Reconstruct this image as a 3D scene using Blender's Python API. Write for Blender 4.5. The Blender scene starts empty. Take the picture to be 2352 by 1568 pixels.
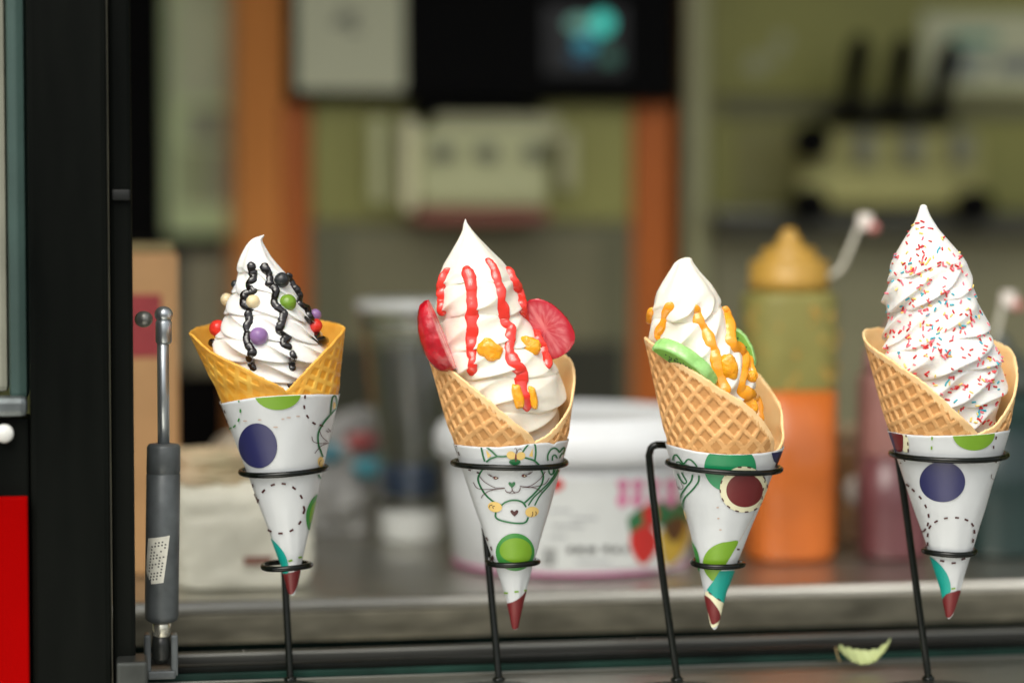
import bpy, bmesh, math, random
import numpy as np
from mathutils import Vector, Matrix, noise
from mathutils.bvhtree import BVHTree

random.seed(7); RNG = np.random.default_rng(7)
SC = bpy.context.scene
COL = SC.collection
# ------------------------------------------------------------------ camera
CAM_H = 1.42
YAW, PITCH = math.radians(9.5), math.radians(3.0)
LENS, DH = 85.0, 1.65                      # focal length, distance of the cones
cam_d = bpy.data.cameras.new('camera'); cam = bpy.data.objects.new('camera', cam_d); COL.objects.link(cam)
cam.location = (0, 0, CAM_H)
cam.rotation_euler = (math.pi/2 - PITCH, 0, -YAW)
cam_d.lens = LENS; cam_d.sensor_width = 36; cam_d.clip_end = 500; cam_d.clip_start = .05
cam_d.dof.use_dof = True; cam_d.dof.focus_distance = DH - .02; cam_d.dof.aperture_fstop = 1.5; cam_d.dof.aperture_blades = 0
SC.camera = cam
# ------------------------------------------------------------------ light
SUN = Vector((-.42, -.80, 1.1)).normalized()
w = bpy.data.worlds.new('World'); SC.world = w; w.use_nodes = True
nt = w.node_tree; bg = nt.nodes['Background']; sky = nt.nodes.new('ShaderNodeTexSky')
sky.sky_type = 'NISHITA'; sky.sun_disc = False
sky.sun_elevation = math.asin(SUN.z); sky.sun_rotation = math.atan2(SUN.x, SUN.y)
sky.air_density = 1.0; sky.dust_density = 4.0; sky.ozone_density = 1.0
hs = nt.nodes.new('ShaderNodeHueSaturation'); hs.inputs['Saturation'].default_value = .2
nt.links.new(sky.outputs[0], hs.inputs['Color']); nt.links.new(hs.outputs[0], bg.inputs[0]); bg.inputs[1].default_value = .15
sl = bpy.data.lights.new('sun', 'SUN'); so = bpy.data.objects.new('sun', sl); COL.objects.link(so)
sl.energy = 1.5; sl.angle = math.radians(45); sl.color = (1, .93, .78)
so.rotation_euler = SUN.to_track_quat('Z', 'Y').to_euler(); so.location = (-2, -3, 6)
vs = SC.view_settings; vs.view_transform = 'Standard'; vs.look = 'None'; vs.gamma = 1; vs.exposure = .2
# ------------------------------------------------------------------ picture geometry (pixels of a 2352 x 1568 view)
FPX, CX, CY = LENS/36*2352, 1176., 784.
FH = np.array([math.sin(YAW), math.cos(YAW), 0]); RT = np.array([math.cos(YAW), -math.sin(YAW), 0]); ZZ = np.array([0, 0, 1.])
FW = FH*math.cos(PITCH) - ZZ*math.sin(PITCH); UP = ZZ*math.cos(PITCH) + FH*math.sin(PITCH)
CAMP = np.array([0, 0, CAM_H]); S = DH/FPX  # metres per pixel at the cones
def ray(px, py):
    px = np.asarray(px, float); py = np.asarray(py, float)
    return FW + ((px-CX)/FPX)[..., None]*RT - ((py-CY)/FPX)[..., None]*UP
def plane(px, py, Y=0.):                   # -> u, z on the upright plane through the cones, Y metres nearer
    d = ray(px, py); t = (DH - np.asarray(Y, float))/(d@FH); p = CAMP + t[..., None]*d
    return p@RT, p[..., 2]
def world(u, Y, z):
    u, Y, z = np.broadcast_arrays(np.asarray(u, float), np.asarray(Y, float), np.asarray(z, float))
    return FH*(DH - Y)[..., None] + RT*u[..., None] + ZZ*z[..., None]
def PZ(px, py, z):
    d = ray(px, py); t = (z-CAM_H)/d[..., 2]; return CAMP + t[..., None]*d
def PY(px, py, y):
    d = ray(px, py); t = y/d[..., 1]; return CAMP + t[..., None]*d
def PD(px, py, dep):
    return CAMP + dep*ray(px, py)
# ------------------------------------------------------------------ helpers
def lin(c):
    r = []
    for v in c[:3]:
        v = v/255.; r.append(v/12.92 if v <= .04045 else ((v+.055)/1.055)**2.4)
    return (*r, 1)
MATS = {}
def mat(name, rgb, rough=.5, metal=0., spec=.5, var=.08, vscale=60., bump=0., bscale=300., sss=0., srad=.003, trans=0., ior=1.45, coat=0., emit=0., stretch=None, rvar=0., alpha=None, dark=None):
    m = bpy.data.materials.new(name); m.use_nodes = True; t = m.node_tree; b = t.nodes['Principled BSDF']
    c = lin(rgb) if max(rgb) > 1.01 else (*rgb, 1)
    tc = t.nodes.new('ShaderNodeTexCoord'); mp = t.nodes.new('ShaderNodeMapping'); t.links.new(tc.outputs['Object'], mp.inputs[0])
    if stretch: mp.inputs['Scale'].default_value = stretch
    if var:
        n = t.nodes.new('ShaderNodeTexNoise'); n.inputs['Scale'].default_value = vscale; n.inputs['Detail'].default_value = 6; t.links.new(mp.outputs[0], n.inputs[0])
        r = t.nodes.new('ShaderNodeValToRGB'); r.color_ramp.elements[0].position = .3; r.color_ramp.elements[1].position = .7
        dk = lin(dark) if dark else tuple(x*(1-var) for x in c[:3])+(1,)
        r.color_ramp.elements[0].color = dk
        r.color_ramp.elements[1].color = tuple(min(1, x*(1+var)) for x in c[:3])+(1,)
        t.links.new(n.outputs[0], r.inputs[0]); t.links.new(r.outputs[0], b.inputs['Base Color'])
        if rvar:
            mr = t.nodes.new('ShaderNodeMapRange'); mr.inputs['To Min'].default_value = max(0, rough-rvar); mr.inputs['To Max'].default_value = rough+rvar
            t.links.new(n.outputs[0], mr.inputs[0]); t.links.new(mr.outputs[0], b.inputs['Roughness'])
    else: b.inputs['Base Color'].default_value = c
    if not (var and rvar): b.inputs['Roughness'].default_value = rough
    b.inputs['Metallic'].default_value = metal; b.inputs['Specular IOR Level'].default_value = spec
    b.inputs['IOR'].default_value = ior; b.inputs['Transmission Weight'].default_value = trans
    b.inputs['Coat Weight'].default_value = coat; b.inputs['Coat Roughness'].default_value = .08
    if sss:
        b.inputs['Subsurface Weight'].default_value = sss; b.inputs['Subsurface Radius'].default_value = (1, .75, .55); b.inputs['Subsurface Scale'].default_value = srad
    if emit:
        b.inputs['Emission Color'].default_value = c; b.inputs['Emission Strength'].default_value = emit
    if alpha is not None: b.inputs['Alpha'].default_value = alpha
    if bump:
        n2 = t.nodes.new('ShaderNodeTexNoise'); n2.inputs['Scale'].default_value = bscale; n2.inputs['Detail'].default_value = 5; t.links.new(mp.outputs[0], n2.inputs[0])
        bp = t.nodes.new('ShaderNodeBump'); bp.inputs['Strength'].default_value = bump; bp.inputs['Distance'].default_value = .002
        t.links.new(n2.outputs[0], bp.inputs['Height']); t.links.new(bp.outputs[0], b.inputs['Normal'])
    MATS[name] = m; return m
ORG = {}
def tag(o, label=None, cat=None, group=None, kind=None):
    if label: o['label'] = label
    if cat: o['category'] = cat
    if group: o['group'] = group
    if kind: o['kind'] = kind
    return o
def thing(name, label, cat, loc, group=None):
    o = bpy.data.objects.new(name, None); COL.objects.link(o); o.location = [float(v) for v in loc]; o.empty_display_size = .02
    ORG[o] = np.array(loc, float); return tag(o, label, cat, group)
def mk(name, V, F, mats, parent=None, smooth=True, fm=None, attr=None, org=None):
    V = np.asarray(V, float)
    if org is None:
        if parent is not None: org = ORG[parent]
        else:
            org = (V.min(0)+V.max(0))/2; org[2] = V[:, 2].min()
    me = bpy.data.meshes.new(name); me.from_pydata((V-org).tolist(), [], F.tolist() if hasattr(F, 'tolist') else F)
    for m in (mats if isinstance(mats, (list, tuple)) else [mats]): me.materials.append(m)
    me.polygons.foreach_set('use_smooth', [smooth]*len(me.polygons))
    if fm is not None: me.polygons.foreach_set('material_index', np.asarray(fm, np.int32))
    if attr is not None:
        a = me.attributes.new('lc', 'FLOAT_VECTOR', 'POINT'); a.data.foreach_set('vector', np.asarray(attr, np.float32).ravel())
    me.update()
    o = bpy.data.objects.new(name, me); COL.objects.link(o)
    if parent is None: o.location = org
    else: o.parent = parent
    ORG[o] = np.array(org, float)
    return o
def quads(nr, nc, wrap=True, off=0):       # rows x columns grid
    i = np.arange(nr-1)[:, None]; j = np.arange(nc if wrap else nc-1)[None, :]; k = (j+1) % nc
    return (np.stack([i*nc+j, i*nc+k, (i+1)*nc+k, (i+1)*nc+j], -1).reshape(-1, 4)+off)
def join(parts):
    Vs, Fs, n = [], [], 0
    for V, F in parts:
        Vs.append(np.asarray(V, float)); Fs += [[int(x)+n for x in f] for f in F]; n += len(V)
    return np.vstack(Vs), Fs
def bm_out(bm):
    bm.verts.ensure_lookup_table(); bm.verts.index_update()
    V = np.array([v.co[:] for v in bm.verts]); F = [[v.index for v in f.verts] for f in bm.faces]; bm.free(); return V, F
def gbox(x0, x1, y0, y1, z0, z1, bev=.003, seg=2):
    bm = bmesh.new(); bmesh.ops.create_cube(bm, size=1)
    for v in bm.verts: v.co = Vector(((x0+x1)/2+v.co.x*(x1-x0), (y0+y1)/2+v.co.y*(y1-y0), (z0+z1)/2+v.co.z*(z1-z0)))
    b = min(bev, .45*min(abs(x1-x0), abs(y1-y0), abs(z1-z0)))
    if b > 0: bmesh.ops.bevel(bm, geom=bm.edges[:], offset=b, segments=seg, affect='EDGES', profile=.6)
    return bm_out(bm)
def lathe(prof, n=64, c=(0, 0, 0), sq=0.):   # prof [(r, z)], sq squares the section
    th = np.linspace(0, 2*math.pi, n, endpoint=False); pr = np.array(prof, float)
    k = 1.
    if sq:
        p = 2+sq*6; k = (np.abs(np.cos(th))**p+np.abs(np.sin(th))**p)**(-1/p)
    V = np.stack([pr[:, :1]*np.cos(th)*k+c[0], pr[:, :1]*np.sin(th)*k+c[1], np.repeat(pr[:, 1:], n, 1)+c[2]], -1).reshape(-1, 3)
    F = quads(len(pr), n).tolist()
    F.append(list(range(n))[::-1]); F.append(list(range((len(pr)-1)*n, len(pr)*n)))
    return V, F
def catmull(P, step):
    P = np.asarray(P, float); 
    if len(P) < 3:
        n = max(2, int(np.linalg.norm(P[-1]-P[0])/step)); return P[0]+(P[-1]-P[0])*np.linspace(0, 1, n)[:, None]
    Q = np.vstack([2*P[0]-P[1], P, 2*P[-1]-P[-2]]); out = []
    for i in range(1, len(Q)-2):
        n = max(2, int(np.linalg.norm(Q[i+1]-Q[i])/step)); t = np.linspace(0, 1, n, endpoint=False)[:, None]
        out.append(.5*(2*Q[i]+(Q[i+1]-Q[i-1])*t+(2*Q[i-1]-5*Q[i]+4*Q[i+1]-Q[i+2])*t**2+(3*Q[i]-Q[i-1]-3*Q[i+1]+Q[i+2])*t**3))
    out.append(P[-1:]); return np.vstack(out)
def tube(P, rad, n=14, closed=False, flat=None):
    P = np.asarray(P, float); m = len(P); rad = np.broadcast_to(np.asarray(rad, float), (m,))
    T = (np.roll(P, -1, 0)-np.roll(P, 1, 0)) if closed else np.gradient(P, axis=0)
    T /= np.linalg.norm(T, axis=1)[:, None]+1e-12
    N = np.zeros_like(P); ref = np.array([0, 0, 1.]) if abs(T[0][2]) < .8 else np.array([1., 0, 0])
    v = np.cross(T[0], ref); v /= np.linalg.norm(v)
    for i in range(m):
        v = v-T[i]*(v@T[i]); v /= np.linalg.norm(v); N[i] = v
    B = np.cross(T, N); a = np.linspace(0, 2*math.pi, n, endpoint=False)
    off = N[:, None]*np.cos(a)[None, :, None]+B[:, None]*np.sin(a)[None, :, None]
    if flat is not None:                    # squash along a direction
        d = np.asarray(flat[0]); off = off-(off@d)[..., None]*d*(1-flat[1])
    V = (P[:, None]+off*rad[:, None, None]).reshape(-1, 3)
    F = quads(m, n).tolist()
    if closed: F += [[(m-1)*n+j, (m-1)*n+(j+1) % n, (j+1) % n, j] for j in range(n)]
    else: F.append(list(range(n))[::-1]); F.append(list(range((m-1)*n, m*n)))
    return V, F
def sphere(c, r, sub=3, sc=(1, 1, 1), rough=0., fr=1., seed=0):
    bm = bmesh.new(); bmesh.ops.create_icosphere(bm, subdivisions=sub, radius=1)
    for v in bm.verts:
        k = 1+rough*noise.noise(v.co*fr+Vector((seed*7.1, seed*3.3, seed)))
        v.co = Vector((v.co.x*sc[0], v.co.y*sc[1], v.co.z*sc[2]))*k*r
    V, F = bm_out(bm); return V+np.asarray(c), F
def smooth1(a, k):
    if k < 2: return a
    ker = np.ones(k)/k; p = np.pad(a, ((k//2, k-1-k//2),)+((0, 0),)*(a.ndim-1), mode='edge')
    return np.apply_along_axis(lambda x: np.convolve(x, ker, 'valid'), 0, p)
def sstep(a, b, x):
    t = np.clip((x-a)/(b-a), 0, 1); return t*t*(3-2*t)
# ------------------------------------------------------------------ materials
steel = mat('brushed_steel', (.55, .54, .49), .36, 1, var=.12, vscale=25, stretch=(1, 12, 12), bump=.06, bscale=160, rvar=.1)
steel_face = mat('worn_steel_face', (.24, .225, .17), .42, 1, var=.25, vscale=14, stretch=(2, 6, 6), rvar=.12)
alu = mat('aluminium_strip', (0.19, 0.19, 0.17), .35, 1, var=.1, vscale=30, stretch=(.5, 10, 10))
black_paint = mat('black_gloss_paint', (0.0048, 0.0055, 0.0045), .42, spec=.05, var=.5, vscale=6, stretch=(3, 3, .45), dark=(4, 6, 5), bump=.05, bscale=40, rvar=.15)  # paler upright streaks put soft reflections into the black colour
blackp0 = mat('rail_black', (.004, .005, .004), .4, spec=.1, var=.3)
green_black = mat('dark_green_paint', (.006, .026, .019), .35, spec=.2, var=.4, vscale=20, rvar=.12)
teal_edge = mat('dark_teal_paint', (.035, .07, .06), .5, var=.25, vscale=12, bump=.1)
wire_m = mat('black_coated_wire', (.004, .0055, .004), .16, spec=.3, var=.3, vscale=200, coat=.12, bump=.05, bscale=500)
base_m = mat('dull_base_plate', (.22, .22, .19), .3, 1, var=.2, vscale=20)
paper = mat('white_sleeve_paper', (210, 214, 215), .38, var=.02, vscale=40, bump=.22, bscale=55, sss=.0, coat=.15)
def inkm(n, c): return mat('ink_'+n, c, .38, var=.04, vscale=80, coat=.15)
INK = dict(navy=inkm('navy', (42, 44, 92)), lime=inkm('lime', (120, 165, 38)), green=inkm('green', (20, 138, 86)), dkgreen=inkm('dark_green', (34, 108, 62)),
           brown=inkm('brown', (72, 28, 30)), maroon=inkm('maroon', (112, 34, 36)), teal=inkm('teal', (16, 160, 146)), cream=inkm('cream', (236, 232, 196)), gold=inkm('gold', (232, 198, 118)), leaf=inkm('leaf_green', (62, 142, 62)), stain=inkm('stain', (196, 168, 150)))
cream_m = [mat('white_cream', (243, 242, 237), .42, var=.012, vscale=50, bump=.12, bscale=330, sss=.5, srad=.005), mat('ivory_cream', (245, 240, 225), .45, var=.012, vscale=50, bump=.12, bscale=330, sss=.5, srad=.005)]
wafer_y = mat('yellow_wafer', (248, 196, 90), .45, var=.14, vscale=55, bump=.1, bscale=260, dark=(228, 152, 40), sss=.15, srad=.002)
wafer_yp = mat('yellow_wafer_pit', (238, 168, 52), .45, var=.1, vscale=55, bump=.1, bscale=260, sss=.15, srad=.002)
wafer_yin = mat('yellow_wafer_inside', (240, 186, 84), .45, var=.08, vscale=60, bump=.1, bscale=260, dark=(226, 158, 52), sss=.2, srad=.002)
wafer_b = mat('brown_wafer', (234, 184, 124), .6, var=.10, vscale=42, bump=.3, bscale=420, dark=(214, 158, 96))
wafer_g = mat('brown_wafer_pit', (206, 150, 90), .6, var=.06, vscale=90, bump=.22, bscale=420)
wafer_p = mat('peach_wafer_inside', (255, 214, 160), .42, var=.04, vscale=60, bump=.12, bscale=150, sss=.2, srad=.003, dark=(255, 204, 144))
choc = mat('black_chocolate_sauce', (.008, .006, .006), .12, var=.3, vscale=80, coat=.6)
redsauce = mat('red_berry_sauce', (236, 62, 50), .14, var=.1, vscale=60, coat=.6, sss=.5, srad=.003)
orsauce = mat('orange_mango_sauce', (255, 166, 40), .15, var=.08, vscale=60, coat=.6, sss=.25, srad=.002)
orange_f = mat('orange_fruit', (255, 172, 30), .2, var=.1, vscale=200, bump=.5, bscale=420, coat=.5, sss=.5, srad=.003)
# ------------------------------------------------------------------ cone machinery
class Conic:
    def __init__(s, rows):                  # rows (py, xl, xr)
        rows = sorted(rows, key=lambda r: -r[0]); a = np.array(rows, float)
        uL, z = plane(a[:, 1], a[:, 0]); uR, z2 = plane(a[:, 2], a[:, 0])
        s.z, s.c, s.r = (z+z2)/2, (uL+uR)/2, (uR-uL)/2
    def _x(s, z, y):
        z = np.asarray(z, float); v = np.interp(z, s.z, y)
        lo = (y[1]-y[0])/(s.z[1]-s.z[0]); hi = (y[-1]-y[-2])/(s.z[-1]-s.z[-2])
        return np.where(z < s.z[0], y[0]+lo*(z-s.z[0]), np.where(z > s.z[-1], y[-1]+hi*(z-s.z[-1]), v))
    def C(s, z): return s._x(z, s.c)
    def R(s, z): return np.maximum(s._x(z, s.r), .0006)
    def hit(s, px, py, front=True):
        px = np.asarray(px, float); py = np.asarray(py, float); Y = np.zeros(px.shape)
        for _ in range(14):
            u, z = plane(px, py, Y); sn = np.clip((u-s.C(z))/s.R(z), -.998, .998)
            Y = .5*Y+.5*s.R(z)*np.sqrt(1-sn*sn)*(1 if front else -1)
        th = np.arcsin(sn); return (th if front else math.pi-th), z
    def pt(s, th, z, off=0.):
        r = s.R(z)+off; return world(s.C(z)+r*np.sin(th), r*np.cos(th), z)
    def zfor(s, th, py):
        th = np.asarray(th, float); z = plane(np.full(th.shape, CX), np.asarray(py, float))[1]
        for _ in range(10):
            Y = s.R(z)*np.cos(th); u = s.C(z)+s.R(z)*np.sin(th)
            px = CX+FPX*u/(DH-Y); z = plane(px, np.asarray(py, float), Y)[1]
        return z
def wafer(root, con, sl, ytop, rim, cell, depth, mats, ybot, rot=0., thick=6.5, band=17., ridge=.28):
    tt = np.radians([r[0] for r in rim]); zz = con.zfor(tt, np.array([r[1] for r in rim]))
    NT, NV = 560, 100
    ta = np.linspace(tt[0], tt[-1], NT); zr = smooth1(np.interp(ta, tt, zz), 17)
    zr = zr+S*np.array([2.2*noise.noise(Vector((t*9, 1.3, cell)))+1.9*noise.noise(Vector((t*26, 5.3, cell)))+1.2*noise.noise(Vector((t*60, 2.3, cell))) for t in ta])
    zb = float(plane(CX, ybot)[1]); t_ = thick*S
    za = con.z[0]-con.r[0]*(con.z[-1]-con.z[0])/(con.r[-1]-con.r[0])    # apex
    sa = (con.r[-1]-con.r[0])/(con.z[-1]-con.z[0]); sn = sa/math.sqrt(1+sa*sa)
    slope = np.gradient(zr, ta)/con.R(zr); cosl = 1/np.sqrt(1+slope**2)
    spiral = sstep(math.radians(285), math.radians(355), ta)*t_*1.15
    v = np.linspace(0, 1, NV)**.9
    Z = zb+(zr[None]-zb)*v[:, None]; TH = np.broadcast_to(ta[None], Z.shape)
    rho = (Z-za)/math.cos(math.asin(sn)); ph = TH*sn+rot
    X, Yq = rho*np.sin(ph)/S, rho*np.cos(ph)/S
    p, q = (X+Yq*1.12)/cell/1.414, (X-Yq*1.12)/cell/1.414
    wob = .05*np.sin(X/31.)+.05*np.sin(Yq/23.+1)
    def rg(a):
        a = np.abs((a+wob) % 1-.5); return 1-sstep(ridge*.38, ridge*.78, a)
    H = np.maximum(rg(p), rg(q)); dist = (zr[None]-Z)*cosl[None]/S
    jit = 4*np.array([noise.noise(Vector((t*14, 9.1, cell))) for t in ta])[None]
    fade = sstep(band*.55+jit, band*1.15+jit, dist)
    disp = -(1-H)*depth*S*fade
    wear = np.array([noise.noise(Vector((X[i, j]*.09, Yq[i, j]*.09, cell))) for i in range(NV) for j in range(NT)]).reshape(NV, NT)*.5*S
    zs = float(plane(CX, ytop)[1])
    def fit(z, r, in_=0.):                      # stays inside the paper sleeve
        k = 1-sstep(zs+7*S, zs+42*S, z); lim = sl.R(z)-2.6*S-in_; return con.C(z)*(1-k)+sl.C(z)*k, np.where(r > lim, r*(1-k)+lim*k, r)
    r_out = con.R(Z)+spiral[None]+disp+wear; c_out, r_out = fit(Z, r_out)
    rows = [world(c_out+r_out*np.sin(TH), r_out*np.cos(TH), Z)]
    isp = [(dist < band*.8+jit)]; pit = [(H < .35) & (fade > .5)]
    for k in (.25, .5, .75):                                            # rounded rim
        zk = zr+S*3.*math.sin(math.pi*k); ck, rk = fit(zr, con.R(zr)+spiral-t_*k, t_*k)
        rows.append(world(ck+rk*np.sin(ta), rk*np.cos(ta), zk)[None]); isp.append(np.ones((1, NT), bool)); pit.append(np.zeros((1, NT), bool))
    for k in np.linspace(1, 0, 26):
        z = zb+(zr-zb)*k; ck, rk = fit(z, np.maximum(con.R(z)+spiral-t_+S*.8*np.sin(ta*7+z*300), S), t_)
        rows.append(world(ck+rk*np.sin(ta), rk*np.cos(ta), z)[None]); isp.append(np.ones((1, NT), bool)); pit.append(np.zeros((1, NT), bool))
    V = np.concatenate(rows, 0); nr = V.shape[0]; isp = np.concatenate(isp, 0); pit = np.concatenate(pit, 0)
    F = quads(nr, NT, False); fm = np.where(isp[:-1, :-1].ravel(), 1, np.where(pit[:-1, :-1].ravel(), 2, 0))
    return mk('waffle_cone', V.reshape(-1, 3), F, mats, root, fm=fm)
def sleeve(root, con, top, tip, seam, ang0, tipslant=40):
    """top: pixel polyline of the visible upper edge"""
    T = catmull(top, 6); th, z = con.hit(T[:, 0], T[:, 1]); o = np.argsort(th); th, z = th[o], z[o]
    NT, NV = 260, 70; ta = np.radians(seam)+np.linspace(0, 2*math.pi+.5, NT); tw = (ta+math.pi) % (2*math.pi)-math.pi
    thp = np.concatenate([[-math.pi], th, [math.pi]]); zm = (z[0]+z[-1])/2; zt = np.interp(tw, thp, np.concatenate([[zm], z, [zm]])); 
    zt = zt+S*np.array([.8*noise.noise(Vector((t*6, tip, 0))) for t in ta])
    zb = float(plane(CX, tip)[1])+S*tipslant*(1-np.cos(ta-math.radians(ang0)))/2
    v = np.linspace(0, 1, NV); Z = zb+(zt-zb)*v[:, None]; TH = np.broadcast_to(ta, Z.shape)
    dent = S*np.array([noise.noise(Vector((math.sin(t)*2.2, math.cos(t)*2.2, zz*42))) for zz, t in zip(Z.ravel(), TH.ravel())])  .reshape(Z.shape)*2.1
    r = con.R(Z)+dent+(ta-ta[0])/(2*math.pi)*.0004
    V1 = world(con.C(Z)+r*np.sin(TH), r*np.cos(TH), Z); r2 = np.maximum(r-.0003, .0002)
    V2 = world(con.C(Z)+r2*np.sin(TH), r2*np.cos(TH), Z)[::-1]
    V = np.concatenate([V1, V2], 0); return mk('paper_sleeve', V.reshape(-1, 3), quads(2*NV, NT, False), paper, root)
class Print:
    def __init__(s, con, xf, top):
        s.con, s.xf, s.V, s.F, s.M, s.n = con, xf, [], [], [], 0; s.mats = list(INK.values()); s.keys = list(INK)
        s.top = np.array(sorted(top), float)
    def px(s, P): P = np.asarray(P, float); x0, y0, k = s.xf; return np.stack([x0+P[..., 0]*k, y0+P[..., 1]*k], -1)
    def add(s, P, F, ink, lay):
        P = np.asarray(P, float); py = np.maximum(P[:, 1], np.interp(P[:, 0], s.top[:, 0], s.top[:, 1])+1.2)
        th, z = s.con.hit(P[:, 0], py); s.V.append(s.con.pt(th, z, .00075+lay*.00012)); s.F += [[i+s.n for i in f] for f in F]
        s.M += [s.keys.index(ink)]*len(F); s.n += len(P)
    def fill(s, poly, ink, lay=0, smooth=True):
        P = s.px(poly)
        P = catmull(np.vstack([P, P[:1]]), 3)[:-1] if smooth else np.vstack([P[i]+(P[(i+1) % len(P)]-P[i])*np.linspace(0, 1, 10, endpoint=False)[:, None] for i in range(len(P))])
        c = P.mean(0); ks = np.linspace(0, 1, 12)[1:]; n = len(P); V = [c[None]]+[c+(P-c)*k for k in ks]
        F = [[0, 1+(j+1) % n, 1+j] for j in range(n)]+quads(len(ks), n, True, 1).tolist(); s.add(np.vstack(V), F, ink, lay)
    def ell(s, cx, cy, rx, ry, ink, lay=0, rot=0., n=48, a0=0, a1=360):
        a = np.radians(np.linspace(a0, a1, n, endpoint=False)); x, y = rx*np.cos(a), ry*np.sin(a); c, d = math.cos(math.radians(rot)), math.sin(math.radians(rot))
        s.fill(np.stack([cx+x*c-y*d, cy+x*d+y*c], -1), ink, lay)
    def line(s, pts, wd, ink, lay=1, smooth=True):
        P = s.px(pts); P = catmull(P, 2.5); T = np.gradient(P, axis=0); T /= np.linalg.norm(T, axis=1)[:, None]+1e-9; N = np.stack([-T[:, 1], T[:, 0]], -1)
        wd = wd*s.xf[2]/2; V = np.stack([P-N*wd, P, P+N*wd], 1).reshape(-1, 2); s.add(V, quads(len(P), 3, False).tolist(), ink, lay)
    def dash(s, x, y, ang, L=18, W=8, ink='brown', lay=1):
        a = math.radians(ang); d = np.array([math.cos(a), math.sin(a)])*L/2; s.line([(x-d[0], y-d[1]), (x, y), (x+d[0], y+d[1])], W, ink, lay)
    def dashes(s, pts, L=18, W=8, ink='brown', lay=1):
        P = np.array(pts, float); T = np.gradient(P, axis=0)
        for p, t in zip(P, T): s.dash(p[0], p[1], math.degrees(math.atan2(t[1], t[0])), L, W, ink, lay)
    def done(s, sl):
        V = np.vstack(s.V); return mk('printed_pattern', V, s.F, s.mats, sl, fm=s.M, smooth=True)
class Cream:
    def __init__(s, root, rows, n, pitch, tier, kt, Bt, sig, A, D, p, yr0, yr1, m, top, seed, curl=None, warp=.5, coil=.03, flute=0.):
        a = np.array(rows, float); NY, NT = 330, 288
        y = np.linspace(a[0, 0], a[-1, 0], NY); y = a[0, 0]+(y-a[0, 0])**1.12/(a[-1, 0]-a[0, 0])**.12
        cx = smooth1(np.interp(y, a[:, 0], a[:, 1]), 9); rr = np.interp(y, a[:, 0], a[:, 2]); rr[10:] = smooth1(rr, 9)[10:]
        if curl is not None:
            cx = cx+curl[0]*np.exp(-((y-a[0, 0])/curl[1])**2)
        th = np.linspace(0, 2*math.pi, NT, endpoint=False)
        YY, TH = np.meshgrid(y, th, indexing='ij')
        wv = warp*(np.sin(YY/37.+TH*2+seed)+.7*np.sin(YY/61.-TH*3+seed*2.3)+.5*np.sin(TH*1+seed*1.7+YY/90.))
        cc = YY/tier+sig*TH/(2*math.pi)+.10*np.sin(TH*2+seed)+.06*np.sin(YY/33.+TH)+seed*.37; f = cc-np.floor(cc)
        bul = np.sin(math.pi*np.clip(f, 0, 1))**.55
        ph = n*sig*TH+2*math.pi*kt*f+wv
        crest = (1-np.abs(np.sin(ph/2)))**p*(.30+.70*bul)
        amp = sstep(yr0, yr1, YY)*np.minimum(1, rr[:, None]/60)
        lump = 1+.35*np.sin(TH*2+YY/45.+seed)+.2*np.sin(TH*5-YY/28.+seed*3)
        r = rr[:, None]*(1+coil*amp*np.sin(sig*TH+2*math.pi*YY/(pitch*.42)+seed))-A*amp*(1-crest)*lump-Bt*amp*(1-bul)
        if flute: r = r-flute*(1-amp)*np.minimum(1, rr[:, None]/30)*np.abs(np.sin(TH*3+.4+YY/160.))**3
        r = np.maximum(r, .4); fine = np.array([noise.noise(Vector((math.sin(t)*3, math.cos(t)*3, yy/26.+seed))) for yy, t in zip(YY.ravel(), TH.ravel())]).reshape(YY.shape)
        r = r*(1+.012*fine)
        yd = YY+D*amp*(crest**1.5-.2)*lump+tier*.10*amp*(np.sin(math.pi*f)**2-.3)
        u, z = plane(np.broadcast_to(cx[:, None], YY.shape), yd)
        V = world(u+r*S*np.sin(TH), r*S*np.cos(TH), z).reshape(-1, 3); F = quads(NY, NT).tolist()
        F.append(list(range(NT))[::-1]); F.append(list(range((NY-1)*NT, NY*NT)))
        s.o = mk('cream_swirl', V, F, m, root); s.V, s.F = V, F; s.root = root
        s.bvh = BVHTree.FromPolygons([Vector(v) for v in V], F)
        s.cx, s.rr, s.y = cx, rr, y
    def cast(s, px, py, extra=None):
        d = Vector(ray(px, py)).normalized(); h = s.bvh.ray_cast(Vector(CAMP), d)
        return (np.array(h[0]), np.array(h[1])) if h[0] is not None else (None, None)
    def on(s, px, py, toward=0.):
        p, n = s.cast(px, py)
        if p is None: u, z = plane(px, py); p = world(u, 0, z)
        return p-FH*toward
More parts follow.
